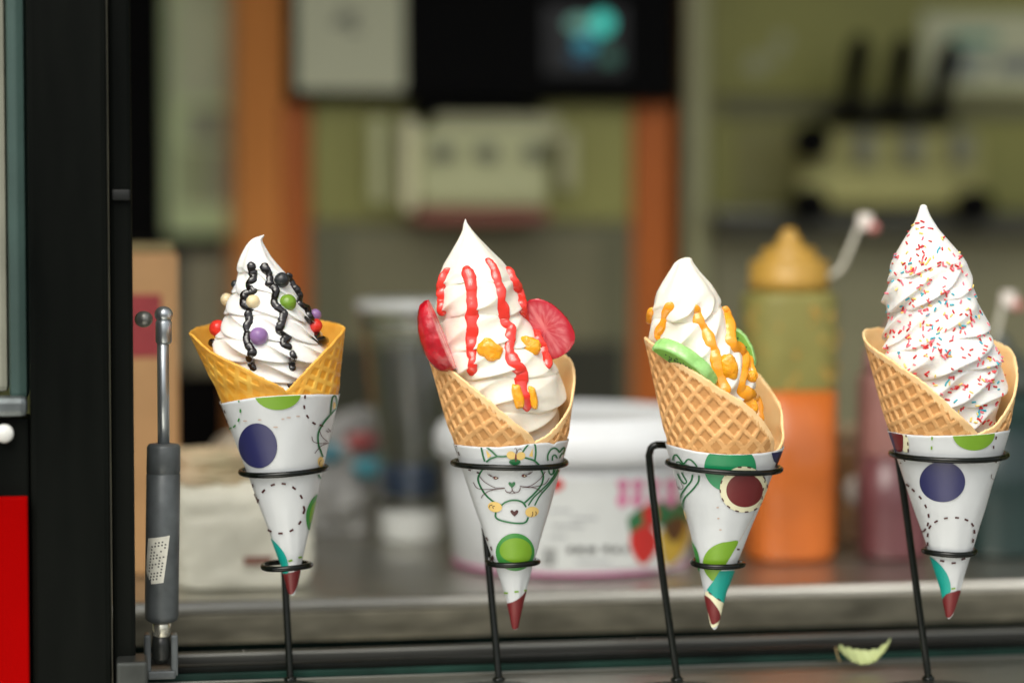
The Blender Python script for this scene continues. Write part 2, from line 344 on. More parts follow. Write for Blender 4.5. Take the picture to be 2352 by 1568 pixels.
def drizzle(cr, pts, rad, m, xf, name, lump=.22, freq=9., sink=.25, flat=.7, seed=0, vn=.75):
    x0, y0, k = xf; P = np.array(pts, float)*k+np.array([x0, y0]); P = catmull(P, 2.2)
    W = []; last = None
    for p in P:
        q, _ = cr.cast(*p)
        if q is None:
            Y = (DH-last@FH) if last is not None else 0.
            u, z = plane(p[0], p[1], Y); q = world(u, Y, z)
        W.append(q); last = q
    W = np.array(W); W = smooth1(W, 7); dist = np.concatenate([[0], np.cumsum(np.linalg.norm(np.diff(P, axis=0), axis=1))]); L = dist[-1]
    nz = lambda f, o: np.array([noise.noise(Vector((d_/f, seed*3.7+o, rad))) for d_ in dist])
    r = rad*S*(1+lump*1.5*nz(freq, 0)+lump*.8*nz(freq*.4, 5)+lump*.35*np.sin(dist/freq+seed))
    r = r*np.minimum(1, np.sqrt(np.clip((dist+1)/(rad*1.0), .02, 1)))*np.minimum(1, np.sqrt(np.clip((L-dist+1)/(rad*1.0), .02, 1)))
    W = W-FH*(rad*S*sink)+RT*(rad*S*.5*lump*2*nz(freq*.8, 9))[:, None]
    V, F = tube(W, r, 20, flat=(FH, flat)); q_ = 1/(rad*S*.75)
    V = V+np.array([np.array(noise.noise_vector(Vector(v*q_)))*rad*S*lump*vn+np.array(noise.noise_vector(Vector(v*q_*2.3)))*rad*S*lump*vn*.5 for v in V])
    return mk(name, V, F, m, cr.root)
def ball(cr, x, y, r, m, xf, push=.35, name='candy_ball', hidden=False):
    x0, y0, k = xf; c = cr.on(x0+x*k, y0+y*k); rr = r*k*S
    if hidden: u, z = plane(x0+x*k, y0+y*k); c = world(u, -.01, z)
    V, F = sphere(c-FH*rr*push, rr, 4, rough=.04, fr=1.5, seed=x); return mk(name, V, F, m, cr.root)
EX = lambda v: np.array(v, float)/np.linalg.norm(v)
def cdir(r, u, t): return EX(RT*r+ZZ*u-FH*t)      # right, up, toward the viewer
def berry_half(root, c, L, N, a, b, cdep, mats, name):
    """half strawberry: long axis L, dome along -N, flat cut face along N"""
    L = EX(L); N = EX(N-L*(N@L)); W = np.cross(N, L); nt, nf = 40, 26
    t = np.linspace(0.001, math.pi-.001, nt); rho = np.sin(t)**.75*(1-.30*np.cos(math.pi-t)*.6)
    V, A = [], []
    for ti, ro in zip(t, rho):
        for fi in np.linspace(0, math.pi, nf):
            q = (-a*math.cos(ti), b*ro*math.cos(fi), -cdep*ro*max(0, math.sin(fi))**.8)
            k = 1+.03*noise.noise(Vector((q[0]*420, q[1]*420, q[2]*420)))
            V.append(c+L*q[0]*k+W*q[1]*k+N*q[2]*k); A.append((q[0]/a, q[1]/b, q[2]/cdep))
    F = quads(nt, nf, False).tolist(); n0 = len(V); V2, A2, F2 = [], [], []
    for ti, ro in zip(t, rho):
        for g in np.linspace(-1, 1, nf):
            x, y = -a*math.cos(ti), b*ro*g; e = 1-abs(g)**6; k = 1+.03*noise.noise(Vector((x*420, y*420, 0)))*(abs(g) > .98)
            V2.append(c+L*x*k+W*y*k+N*(.0008*e)); A2.append((x/a, y/b, 0))
    F2 = quads(nt, nf, False).tolist()
    sk = mk(name, np.array(V), F, mats[0], root, attr=A); mk('cut_face', np.array(V2), F2, mats[1], sk, attr=A2)
    return sk
def face_mat(name, ca, cb, cc, scale=9., rough=.25):
    m = mat(name, ca, rough, var=0, coat=.4, sss=.2, srad=.002); t = m.node_tree; b = t.nodes['Principled BSDF']
    at = t.nodes.new('ShaderNodeAttribute'); at.attribute_name = 'lc'
    ln = t.nodes.new('ShaderNodeVectorMath'); ln.operation = 'LENGTH'; t.links.new(at.outputs['Vector'], ln.inputs[0])
    sx = t.nodes.new('ShaderNodeSeparateXYZ'); t.links.new(at.outputs['Vector'], sx.inputs[0])
    def mt(op, a_, b_=None):
        n = t.nodes.new('ShaderNodeMath'); n.operation = op
        for i, v in enumerate((a_, b_)):
            if v is None: continue
            if isinstance(v, (int, float)): n.inputs[i].default_value = v
            else: t.links.new(v, n.inputs[i])
        return n.outputs[0]
    an = mt('ARCTAN2', sx.outputs[1], sx.outputs[0]); cb_ = t.nodes.new('ShaderNodeCombineXYZ'); t.links.new(mt('MULTIPLY', an, 3.2), cb_.inputs[0]); t.links.new(mt('MULTIPLY', ln.outputs['Value'], 1.6), cb_.inputs[1])
    nz_ = t.nodes.new('ShaderNodeTexNoise'); nz_.inputs['Scale'].default_value = 1.6; nz_.inputs['Detail'].default_value = 5; t.links.new(cb_.outputs[0], nz_.inputs[0])
    core = mt('MAXIMUM', mt('SUBTRACT', .34, mt('MULTIPLY', mt('ABSOLUTE', sx.outputs[1]), 2.2)), 0.)
    tot = mt('ADD', nz_.outputs[0], core)
    r1 = t.nodes.new('ShaderNodeValToRGB'); r1.color_ramp.elements[0].position = .42; r1.color_ramp.elements[1].position = .78
    r1.color_ramp.elements[0].color = lin(ca); r1.color_ramp.elements[1].color = lin(cb); t.links.new(tot, r1.inputs[0])
    r2 = t.nodes.new('ShaderNodeValToRGB'); r2.color_ramp.elements[0].position = .78; r2.color_ramp.elements[1].position = .98; r2.color_ramp.elements[0].color = (0, 0, 0, 1); r2.color_ramp.elements[1].color = (1, 1, 1, 1)
    t.links.new(ln.outputs['Value'], r2.inputs[0])
    mx = t.nodes.new('ShaderNodeMix'); mx.data_type = 'RGBA'; t.links.new(r2.outputs[0], mx.inputs[0]); t.links.new(r1.outputs[0], mx.inputs[6]); mx.inputs[7].default_value = lin(cc)
    t.links.new(mx.outputs[2], b.inputs['Base Color']); return m
GC = 'display ice cream cones in wire stands'; GS = 'black wire cone stands on the ledge'
def cone_root(px, py, label):
    u, z = plane(px, py); return thing('ice_cream_cone', label, 'ice cream', world(u, 0, z), GC)
Z_C = CAM_H-.285; Z_L = CAM_H-.324
def stand(up, lo, pole, label, arm=None, prad=8.6):
    """up/lo: (xl, xr, y, tilt) pixel rings; pole: [(px, py, Y metres)] from the ring down"""
    u0, z0 = plane((up[0]+up[1])/2, up[2]); b = plane(pole[-1][0], 1560, pole[-1][2]); loc = world(b[0], pole[-1][2], Z_L)
    rt = thing('cone_stand', label, 'wire stand', loc, GS); cent = []
    for (xl, xr, y, tilt), nm in ((up, 'upper_ring'), (lo, 'lower_ring')):
        u, z = plane((xl+xr)/2, y); R = ((xr-xl)/2-7)*S; a = np.linspace(0, 2*math.pi, 96, endpoint=False)
        P = world(u+R*np.sin(a), R*np.cos(a), z-tilt*S*np.sin(a)/2+S*1.2*np.sin(2*a+xl)); V, F = tube(P, 6.6*S, 14, True); mk(nm, V, F, wire_m, rt); cent.append((u, z, R))
    P = []
    for px, py, Y in pole: u, z = plane(px, py, Y); P.append(world(u, Y, z))
    e = P[-1]+(P[-1]-P[-2])*((Z_L+.003-P[-1][2])/(P[-1][2]-P[-2][2])); P.append(e)
    V, F = tube(catmull(np.array(P), .004), prad*S, 14); mk('pole', V, F, wire_m, rt)
    (ua, za, Ra), (ub, zb, Rb) = cent
    V, F = tube(np.array([world(ua+Ra*.2, -Ra*.98, za), world(ub+Rb*.2, -Rb*.98, zb)]), 5*S, 10); mk('back_strut', V, F, wire_m, rt)
    V, F = sphere(e+np.array([0, 0, -.001]), .0042, 3, (1, 1, .8), .3, 2.); mk('weld', V, F, wire_m, rt)
    V, F = lathe([(.001, 0), (.0425, 0), (.043, .0003), (.043, .001), (.0425, .0013), (.001, .0014)], 72, e-FH*.0445+np.array([0, 0, Z_L+.0005-e[2]])); mk('base', V, F, base_m, rt)
    return rt
# ================================================================== CONE 1
X1 = (402., 505.3, .27466); X1s = (470.9, 884.3, .43612)
r1 = cone_root(670, 1365, 'yellow waffle cone of white soft serve with black sauce stripes and coloured candy balls')
W1 = Conic([(765, 435, 792), (915, 506, 775)])
SL1 = Conic([(915, 503.5, 777), (1100, 573.5, 735), (1300, 648, 691), (1362, 664, 677)]); top1 = [(508, 926), (545, 919), (590, 912), (640, 908), (690, 906), (735, 905), (776, 906)]
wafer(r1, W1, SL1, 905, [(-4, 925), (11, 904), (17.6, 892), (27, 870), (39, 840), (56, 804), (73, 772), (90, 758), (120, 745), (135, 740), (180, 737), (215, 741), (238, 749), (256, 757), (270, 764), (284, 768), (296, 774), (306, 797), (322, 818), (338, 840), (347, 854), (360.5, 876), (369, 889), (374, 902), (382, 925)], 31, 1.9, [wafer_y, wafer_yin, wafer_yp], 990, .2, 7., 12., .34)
s1 = sleeve(r1, SL1, top1, 1366, 100, 20, 24)
p = Print(SL1, X1s, top1)
p.ell(382, 38, 122, 92, 'lime'); p.ell(281, 318, 99, 118, 'navy', rot=-8)
p.dashes([(524, 60), (520, 115), (537, 165), (570, 200), (608, 212)], 20, 9); p.dashes([(181, 80), (190, 135), (182, 183), (160, 216), (138, 228)], 18, 8, 'leaf')
p.dashes([(110, 140), (122, 190), (130, 230)], 16, 5); p.line([(82, 95), (92, 130), (108, 180)], 9, 'brown')
a = np.radians(np.arange(8, 368, 27)); p.dashes(np.stack([398+120*np.cos(a), 648+131*np.sin(a)], -1), 22, 10)
p.dashes([(257, 528), (267, 580), (276, 595), (284, 640)], 18, 6)
p.fill([(586, 572), (592, 600), (575, 680), (545, 762), (530, 720), (532, 660), (556, 605)], 'leaf'); p.fill([(582, 600), (574, 660), (550, 725), (545, 690), (556, 640)], 'lime', 1)
p.fill([(340, 798), (372, 824), (412, 872), (434, 920), (440, 985), (404, 985), (380, 900), (358, 848)], 'teal'); p.dash(450, 922, -22, 20, 9, 'lime'); p.dash(497, 905, -12, 18, 9, 'lime')
p.fill([(411, 992), (455, 984), (502, 975), (486, 1040), (462, 1095), (446, 1096), (424, 1050)], 'maroon')
p.line([(655, 155), (660, 100), (668, 62), (680, 56), (688, 80), (684, 115)], 9, 'dkgreen'); p.fill([(671, 85), (682, 100), (676, 125), (668, 120)], 'gold', 2)
p.line([(688, 118), (655, 155), (615, 205), (592, 255), (593, 310), (604, 345), (616, 378)], 9, 'dkgreen'); p.line([(592, 470), (600, 485), (606, 492)], 8, 'dkgreen')
for q in ([(645, 304), (600, 306), (566, 296), (558, 270)], [(645, 304), (605, 320), (573, 358)], [(640, 298), (610, 270), (596, 232)], [(632, 238), (642, 246), (656, 236)], [(640, 228), (650, 236), (655, 248)]): p.line(q, 3.2, 'brown', 2)
p.ell(604, 402, 16, 26, 'gold', 2); p.line([(596, 418), (598, 400), (606, 394)], 3, 'brown', 3)
for x, y in ((215, 188), (290, 182), (372, 220), (410, 178), (440, 170), (488, 163)): p.ell(x, y, 8+random.random()*8, 3, 'stain', 1)
p.done(s1)
C1 = Cream(r1, [(539, 598, 1), (545, 589, 9), (565, 586, 22), (590, 587, 36), (610, 592, 48), (628, 602, 62), (650, 606, 72), (675, 608, 85), (700, 611, 99), (720, 612, 112), (750, 619, 123), (780, 622, 136), (800, 626, 140), (830, 632, 138), (870, 640, 128), (920, 645, 112), (960, 648, 90)],
           8, 236, 50, 1.5, 5, -1, 15, 13, 1.3, 606, 640, cream_m[0], 0, 1.1, curl=(9, 9), warp=.45, flute=5)
for i, d in enumerate([[(640, 345), (640, 400), (655, 470), (650, 510), (612, 525), (640, 585), (668, 600), (590, 625), (572, 690), (612, 730), (652, 748)], [(606, 752), (618, 800), (620, 850), (596, 890), (608, 950), (600, 1010), (622, 1070), (648, 1090), (630, 1150), (640, 1210), (676, 1262)],
    [(735, 355), (758, 415), (792, 465), (788, 540), (842, 590), (836, 640), (832, 700), (870, 745), (916, 785), (890, 830), (882, 890), (868, 930), (952, 970), (905, 1010), (900, 1045), (985, 1075)], [(965, 1090), (990, 1150), (975, 1200), (985, 1270)],
    [(944, 435), (955, 490), (985, 560), (1042, 625), (1036, 710), (1100, 735), (1108, 800), (1140, 850), (1160, 905), (1195, 950), (1165, 1005), (1280, 1008)], [(935, 1380), (975, 1385), (1010, 1405)], [(285, 1035), (315, 1028), (335, 1015)]]):
    drizzle(C1, d, 9.8, choc, X1, 'chocolate_drizzle', .22, 14., .1, .55, i*1.3, .32)
def candy(n, c): return mat(n, c, .32, var=.08, vscale=260, coat=.2, sss=.5, srad=.004, bump=.15, bscale=350)
cd = dict(k=candy('candy_black', (44, 48, 50)), b=candy('candy_beige', (228, 212, 172)), g=candy('candy_green', (116, 154, 44)), v=candy('candy_purple', (146, 112, 164)), r=candy('candy_red', (224, 56, 44)))
for x, y, r, c, h in ((895, 500, 64, 'k', 0), (492, 540, 36, 'k', 1), (420, 668, 54, 'b', 1), (655, 682, 58, 'b', 0), (945, 690, 71, 'g', 0), (1165, 796, 50, 'v', 1), (362, 905, 73, 'r', 0), (704, 968, 75, 'v', 0), (1172, 884, 62, 'r', 0)):
    o = ball(C1, x, y, r, cd[c], X1, .35, hidden=h); o['label'] = {'k': 'black', 'b': 'beige', 'g': 'green', 'v': 'purple', 'r': 'red'}[c]+' candy ball'
stand((546, 757, 1079, 9*-1), (597, 720, 1298, -3), [(643, 1079, -.028), (655, 1340, -.02), (667, 1560, -.012)], 'wire stand with a narrow upper ring holding the yellow cone with candy balls')
# ================================================================== CONE 2
X2 = (930.2, 470.9, .35888); X2s = (987.7, 976.2, .3777)
r2 = cone_root(1183, 1442, 'brown waffle cone with red sauce stripes, strawberry halves and orange pieces on ivory soft serve')
W2 = Conic([(790, 975, 1335), (1015, 1038, 1303)])
WB = [wafer_b, wafer_p, wafer_g]
SL2 = Conic([(1015, 1040, 1303.5), (1200, 1103, 1252), (1380, 1165.5, 1201), (1440, 1178, 1188)]); top2 = [(1040, 1020), (1070, 1023), (1110, 1026), (1145, 1026), (1185, 1023), (1225, 1018), (1260, 1016), (1272, 1020), (1280, 1014), (1303, 1010)]
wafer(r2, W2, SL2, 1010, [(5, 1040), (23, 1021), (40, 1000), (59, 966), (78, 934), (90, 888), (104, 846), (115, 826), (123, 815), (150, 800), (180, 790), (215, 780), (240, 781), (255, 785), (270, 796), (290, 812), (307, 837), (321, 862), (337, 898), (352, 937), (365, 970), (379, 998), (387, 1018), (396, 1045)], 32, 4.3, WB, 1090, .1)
s2 = sleeve(r2, SL2, top2, 1445, 110, 10, 16)
p = Print(SL2, X2s, top2)
p.line([(148, 112), (160, 140), (170, 165)], 2, 'brown'); p.fill([(131, 100), (142, 112), (152, 160), (146, 165)], 'leaf'); p.dashes([(164, 118), (181, 172)], 24, 6); p.dashes([(247, 272), (297, 288)], 16, 8); p.dashes([(320, 637), (352, 690), (378, 748), (388, 803)], 24, 7)
G = 10
p.line([(336, 218), (322, 170), (316, 122), (340, 128), (378, 158), (408, 188)], G, 'dkgreen'); p.line([(408, 188), (440, 190), (480, 186), (540, 186), (575, 196)], G, 'dkgreen'); p.line([(560, 165), (580, 135), (602, 112), (632, 112), (640, 160), (634, 215)], G, 'dkgreen'); p.line([(575, 196), (610, 206), (634, 216), (660, 240)], G, 'dkgreen')
p.line([(345, 222), (372, 202), (408, 190)], G, 'dkgreen')
p.fill([(342, 148), (374, 184), (354, 200)], 'gold', 0, False); p.fill([(622, 138), (622, 192), (600, 186)], 'gold', 0, False)
p.ell(494, 182, 28, 24, 'gold', 2, 20); p.ell(550, 186, 28, 24, 'gold', 2, -20); p.ell(515, 222, 34, 18, 'dkgreen', 2); p.ell(521, 196, 5, 26, 'maroon', 3)
p.line([(520, 172), (526, 152), (520, 138), (512, 142)], 3.4, 'brown', 3); p.line([(526, 172), (532, 152), (548, 142), (554, 150)], 3.4, 'brown', 3)
p.line([(334, 256), (312, 285), (298, 315), (300, 345), (322, 392), (352, 432), (396, 468), (436, 484)], G, 'dkgreen'); p.line([(662, 256), (680, 290), (684, 320), (670, 365), (632, 412), (588, 456), (572, 470)], G, 'dkgreen')
p.line([(436, 486), (458, 468), (492, 456), (530, 456), (562, 468), (582, 496)], G, 'dkgreen'); p.line([(404, 520), (402, 556), (430, 576), (500, 592), (560, 594), (584, 582), (594, 558)], G, 'dkgreen')
p.line([(595, 486), (625, 440), (665, 400), (720, 345), (757, 292), (772, 262)], G*.8, 'dkgreen'); p.line([(632, 486), (662, 430), (716, 366), (752, 318), (776, 272)], G*.8, 'dkgreen')
p.line([(712, 214), (712, 180), (730, 148), (752, 138), (772, 150), (780, 164), (792, 150), (808, 134), (812, 150), (800, 176)], G*.9, 'dkgreen'); p.line([(738, 214), (742, 186), (756, 180), (768, 200)], G*.8, 'dkgreen'); p.line([(780, 200), (790, 180), (797, 168)], G*.7, 'dkgreen'); p.line([(716, 262), (720, 290), (734, 300), (744, 286), (746, 262)], G*.8, 'dkgreen'); p.line([(756, 262), (750, 285), (744, 296)], G*.6, 'dkgreen')
for sg, ex, ey, rr in ((-1, 402, 319, 0), (1, 571, 306, 0)):
    p.ell(ex, ey, 13, 7, 'maroon', 1); p.ell(ex+2, ey, 4, 4, 'cream', 2); p.line([(ex-18, ey+1), (ex-4, ey-9), (ex+17, ey+2)], 3.4, 'brown', 2); p.line([(ex-14, ey+4), (ex, ey+9), (ex+16, ey+1)], 2.6, 'brown', 2)
    for k in range(3): p.line([(ex+sg*(10+k*8), ey-6-k), (ex+sg*(24+k*9), ey-10-k*4), (ex+sg*(30+k*9), ey-20-k*3)], 3, 'brown', 2)
p.fill([(497, 380), (482, 364), (477, 350), (486, 344), (497, 352), (508, 343), (517, 347), (514, 364)], 'dkgreen', 1)
p.line([(497, 380), (500, 396), (484, 408), (466, 404), (459, 392)], 4.5, 'brown'); p.line([(500, 394), (514, 408), (538, 402), (549, 380)], 4.5, 'brown'); p.line([(470, 404), (496, 414), (530, 406)], 3, 'brown')
for q in ([(456, 380), (400, 378), (340, 346), (304, 308)], [(456, 382), (390, 388), (300, 384), (268, 346)], [(420, 386), (370, 396), (330, 420), (317, 442)], [(544, 370), (600, 370), (660, 330), (696, 282)], [(544, 371), (610, 376), (690, 356), (719, 318)], [(580, 373), (630, 380), (664, 396), (679, 412)]): p.line(q, 3.6, 'brown', 2)
p.ell(398, 495, 42, 31, 'gold', 2, 12); p.ell(616, 525, 40, 31, 'gold', 2, -12)
for q in ([(364, 500), (370, 486), (384, 482)], [(390, 506), (386, 492), (398, 490)], [(612, 555), (620, 540), (618, 524)], [(636, 548), (640, 534), (636, 522)]): p.line(q, 4, 'brown', 3)
p.fill([(513, 553), (494, 534), (489, 520), (501, 514), (512, 524), (524, 514), (535, 518), (532, 534)], 'brown', 1)
p.ell(517, 770, 113, 114, 'leaf'); p.ell(520, 758, 93, 74, 'lime', 1)
p.fill([(520, 832), (590, 822), (606, 800), (610, 765), (540, 800)], 'lime', 1)
p.dash(467, 1018, 4, 22, 10, 'lime'); p.dash(525, 1010, -5, 24, 10, 'lime'); p.dash(574, 1003, -10, 14, 10, 'lime')
p.fill([(458, 1086), (510, 1070), (552, 1040), (580, 1010), (560, 1110), (540, 1180), (530, 1232), (508, 1236), (490, 1180), (474, 1130)], 'maroon')
p.done(s2)
C2 = Cream(r2, [(503, 1069, .8), (512, 1069, 4), (530, 1074, 12), (550, 1078, 26), (575, 1083, 46), (600, 1089, 66), (625, 1092, 84), (650, 1095, 97), (675, 1098, 101), (700, 1106, 106), (750, 1114, 114), (800, 1130, 124), (830, 1145, 135), (860, 1158, 140), (900, 1163, 138), (950, 1168, 122), (1000, 1175, 100), (1050, 1178, 80)],
           6, 330, 72, 1.5, 4, 1, 9.5, 8, 1.0, 600, 668, cream_m[1], 0, 2.4, warp=.6, coil=.03, flute=3)
for i, d in enumerate([[(292, 398), (262, 455), (236, 530), (246, 580), (240, 640), (232, 705)], [(392, 388), (402, 430), (425, 505), (428, 560), (432, 650), (428, 740), (430, 830), (430, 930), (436, 1010), (430, 1095)],
    [(518, 342), (566, 415), (586, 500), (612, 560), (604, 600), (622, 680), (636, 765), (678, 795), (668, 860), (668, 940), (690, 1015), (742, 1060), (738, 1150), (760, 1220), (786, 1325)], [(652, 398), (680, 470), (712, 540), (742, 610), (748, 690), (795, 745), (832, 800), (850, 870), (890, 950), (915, 1050)]]):
    drizzle(C2, d, 14., redsauce, X2, 'berry_drizzle', .2, 26., -.05, .32, i*1.7, .06)
skin = mat('strawberry_skin', (186, 14, 34), .22, var=.22, vscale=120, bump=.9, bscale=190, coat=.5, sss=.12, srad=.002)
sface = face_mat('strawberry_cut', (208, 72, 86), (228, 132, 136), (196, 36, 54))
u, z = plane(930.2+232*.35888, 470.9+828*.35888, .030); berry_half(r2, world(u, .030, z), cdir(-.40, 1, -.05)*1., cdir(1, .40, .10), 84*S, 52*S, 50*S, (skin, sface), 'strawberry_slice')
u, z = plane(930.2+895*.35888, 470.9+790*.35888, .004); berry_half(r2, world(u, .004, z), cdir(-.62, 1, .1), cdir(-.38, -.12, 1), 74*S, 58*S, 26*S, (skin, sface), 'strawberry_slice')
def chunk(cr, x, y, sx, sy, sz, xf, rot=0., seed=0, push=-.15):
    c = cr.on(xf[0]+x*xf[2], xf[1]+y*xf[2]); bm = bmesh.new(); bmesh.ops.create_icosphere(bm, subdivisions=4, radius=1)
    V, F = bm_out(bm); V = np.sign(V)*np.abs(V)**.7; k = np.array([1+.16*noise.noise(Vector(v*1.6+seed))+.05*noise.noise(Vector(v*6+seed)) for v in V]); V = V*k[:, None]
    a = math.radians(rot); X = V[:, 0]*sx*math.cos(a)-V[:, 2]*sy*math.sin(a); Zc = V[:, 0]*sx*math.sin(a)+V[:, 2]*sy*math.cos(a); k2 = xf[2]*S
    P = c-FH*(sz*k2*push)+RT*(X*k2)[:, None]+ZZ*(Zc*k2)[:, None]-FH*(V[:, 1]*sz*k2)[:, None]
    return mk('orange_piece', P, F, orange_f, cr.root)
chunk(C2, 545, 930, 78, 62, 45, X2, -40, 1); chunk(C2, 795, 905, 72, 60, 45, X2, -20, 2); chunk(C2, 722, 1222, 34, 80, 40, X2, 12, 3); chunk(C2, 820, 1230, 26, 72, 36, X2, 10, 4)
stand((1033, 1308, 1061, 0), (1112, 1243, 1289, 0), [(1100, 1061, -.033), (1118, 1250, -.025), (1146, 1560, -.012)], 'wire stand with cat-printed sleeve in it, holding the red-sauce strawberry cone')
# ================================================================== CONE 3
X3 = (1447., 562.7, .31851); X3s = (1458.5, 987.7, .37011)
r3 = cone_root(1640, 1440, 'brown waffle cone with orange sauce, green kiwi slices and orange pieces on soft serve')
W3 = Conic([(780, 1480, 1812), (1025, 1532, 1797)])
SL3 = Conic([(1027, 1531, 1798), (1200, 1580, 1728), (1360, 1618, 1666), (1435, 1633, 1648)]); top3 = [(1531, 1019), (1560, 1027), (1600, 1036), (1650, 1042), (1700, 1043), (1740, 1041), (1775, 1036), (1798, 1028)]
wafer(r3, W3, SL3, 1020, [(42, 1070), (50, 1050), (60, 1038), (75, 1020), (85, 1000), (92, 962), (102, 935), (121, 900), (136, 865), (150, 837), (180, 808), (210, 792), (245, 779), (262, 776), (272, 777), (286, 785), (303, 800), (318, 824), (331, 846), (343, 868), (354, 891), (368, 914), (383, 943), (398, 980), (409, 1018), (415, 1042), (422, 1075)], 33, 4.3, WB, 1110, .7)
s3 = sleeve(r3, SL3, top3, 1444, 75, 0, 26)
p = Print(SL3, X3s, top3)
p.ell(590, 232, 158, 150, 'green'); p.ell(672, 366, 145, 142, 'cream', 1); p.ell(676, 372, 110, 104, 'maroon', 2)
a = np.radians(np.arange(-100, 232, 23.)); p.dashes(np.stack([672+143*np.cos(a), 366+140*np.sin(a)], -1), 22, 8, 'brown', 2)
p.line([(242, 185), (246, 160), (262, 152), (284, 178), (306, 206), (330, 182), (352, 184), (380, 212), (394, 240)], G*.9, 'dkgreen'); p.line([(262, 200), (276, 195), (300, 212)], G*.7, 'dkgreen'); p.line([(300, 212), (330, 216), (352, 226), (362, 238)], G*.6, 'dkgreen')
p.line([(400, 280), (396, 320), (360, 370), (318, 415), (304, 450), (303, 488)], G, 'dkgreen'); p.line([(362, 275), (352, 315), (318, 360), (292, 402), (286, 440)], G, 'dkgreen'); p.line([(270, 270), (288, 305), (312, 330), (326, 318), (310, 290), (296, 262)], G*.8, 'dkgreen')
for q in ([(262, 300), (270, 340), (282, 370)], [(276, 350), (292, 366), (306, 352), (290, 320)]): p.line(q, 3, 'brown', 2)
p.fill([(300, 490), (316, 505), (327, 545), (318, 550)], 'gold', 1)
p.fill([(425, 840), (430, 790), (462, 738), (520, 702), (580, 690), (636, 688), (602, 760), (562, 828), (524, 880), (487, 932), (462, 912), (440, 880)], 'lime')
p.fill([(524, 872), (560, 872), (634, 870), (616, 920), (590, 990), (552, 1074), (516, 1052), (480, 1022), (450, 988), (490, 930)], 'teal', 1, False)
p.fill([(440, 1000), (470, 1004), (520, 1040), (552, 1078), (552, 1130), (532, 1180), (500, 1215), (478, 1216), (455, 1110)], 'cream', 0)
p.fill([(437, 1020), (466, 1040), (496, 1080), (520, 1128), (520, 1170), (498, 1196), (480, 1200), (466, 1150), (448, 1080)], 'maroon', 2); p.dashes([(470, 1010), (518, 1048), (552, 1078)], 22, 7, 'brown', 3)
p.fill([(348, 676), (366, 700), (392, 750), (404, 800), (406, 868), (398, 868), (378, 790)], 'leaf'); p.fill([(842, 140), (880, 136), (912, 130), (904, 160), (878, 200), (858, 192)], 'navy', 0); p.fill([(890, 150), (906, 146), (880, 215), (862, 228)], 'brown', 1)
p.dashes([(800, 315), (790, 365), (782, 418), (778, 460)], 20, 6); p.dash(636, 738, 10, 16, 10); p.dash(672, 735, -10, 10, 9)
p.line([(842, 260), (800, 370), (720, 540), (640, 690)], 1.6, 'stain')
for x, y in ((514, 478), (518, 546), (530, 616)): p.ell(x, y, 8, 4, 'stain', 1)
p.done(s3)
C3 = Cream(r3, [(591, 1580, 5), (594, 1576, 13), (602, 1571, 21), (625, 1572, 37), (650, 1576, 56), (690, 1579, 81), (715, 1583, 92), (740, 1586, 98), (780, 1594, 104), (820, 1612, 112), (850, 1620, 116), (900, 1633, 113), (950, 1645, 106), (1000, 1662, 100), (1060, 1664, 84)],
           6, 470, 100, 1.7, 6, 1, 14, 9, 1.0, 664, 712, cream_m[1], 0, 4.6, warp=.6, coil=.03, flute=5)
for i, d in enumerate([[(168, 450), (148, 510), (146, 570)], [(318, 415), (262, 495), (250, 560), (212, 630), (214, 690)], [(462, 430), (488, 500), (500, 560), (556, 640), (590, 740), (622, 840), (640, 930), (668, 1020), (702, 1085)], [(676, 435), (700, 540), (716, 640), (722, 720), (765, 740), (822, 800), (818, 900), (790, 990), (802, 1050), (870, 1090), (908, 1150), (940, 1295)], [(820, 740), (850, 800), (878, 900), (902, 975)]]):
    drizzle(C3, d, (11, 12, 14, 15, 11)[i], orsauce, X3, 'mango_drizzle', .2, 30., -.05, .32, i*2.1, .06)
chunk(C3, 712, 880, 62, 95, 55, X3, 8, 6); chunk(C3, 850, 1165, 66, 80, 40, X3, 30, 7); chunk(C3, 868, 950, 44, 46, 40, X3, 0, 8)
kiwi_r = mat('kiwi_flesh', (168, 216, 138), .2, var=.12, vscale=90, bump=.5, bscale=170, coat=.5, sss=.35, srad=.003, dark=(146, 202, 112)); kiwi_f = mat('kiwi_face', (132, 186, 80), .25, var=.12, vscale=120, bump=.3, bscale=160, coat=.4, sss=.3, srad=.003)
seed_m = mat('kiwi_seed', (.01, .01, .008), .3, var=0)
def kiwi(root, c, L, N, R, T, nseed=34, a0=0., a1=180., sq=.8):
    L = EX(L); N = EX(N-L*(N@L)); W = np.cross(N, L); nA, V = 60, []
    an = np.radians(np.linspace(a0, a1, nA)); prof = [(0., .5), (.55, .51), (.92, .5), (.98, .44), (1.0, .3), (1.01, 0), (1.0, -.3), (.98, -.44), (.92, -.5), (.5, -.5), (0., -.5)]
    for rr, h in prof:
        for t in an:
            k = rr*R*(1+.05*noise.noise(Vector((t*2.3, T*90, 0)))+.02*noise.noise(Vector((t*7, T*90, h)))); V.append(c+L*k*math.cos(t)+W*k*sq*math.sin(t)+N*h*T)
    F = quads(len(prof), nA, False); fm = np.repeat([0, 0, 1, 1, 1, 1, 1, 1, 0, 0], nA-1)
    V = np.array(V); n = len(prof); F = F.tolist(); F += [[i*nA for i in range(n)][::-1], [i*nA+nA-1 for i in range(n)]]; fm = list(fm)+[0, 0]
    o = mk('kiwi_slice', V, F, [kiwi_f, kiwi_r], root, fm=fm); sv = []
    for i in range(nseed):
        t = math.radians(random.uniform(a0+8, a1-8)); rr = R*random.uniform(.38, .72); sv.append(sphere(c+L*rr*math.cos(t)+W*rr*sq*math.sin(t)+N*T*.505, .0005, 2, (1, 1, 1.3)))
    mk('seeds', *join(sv), seed_m, o)['kind'] = 'stuff'; return o
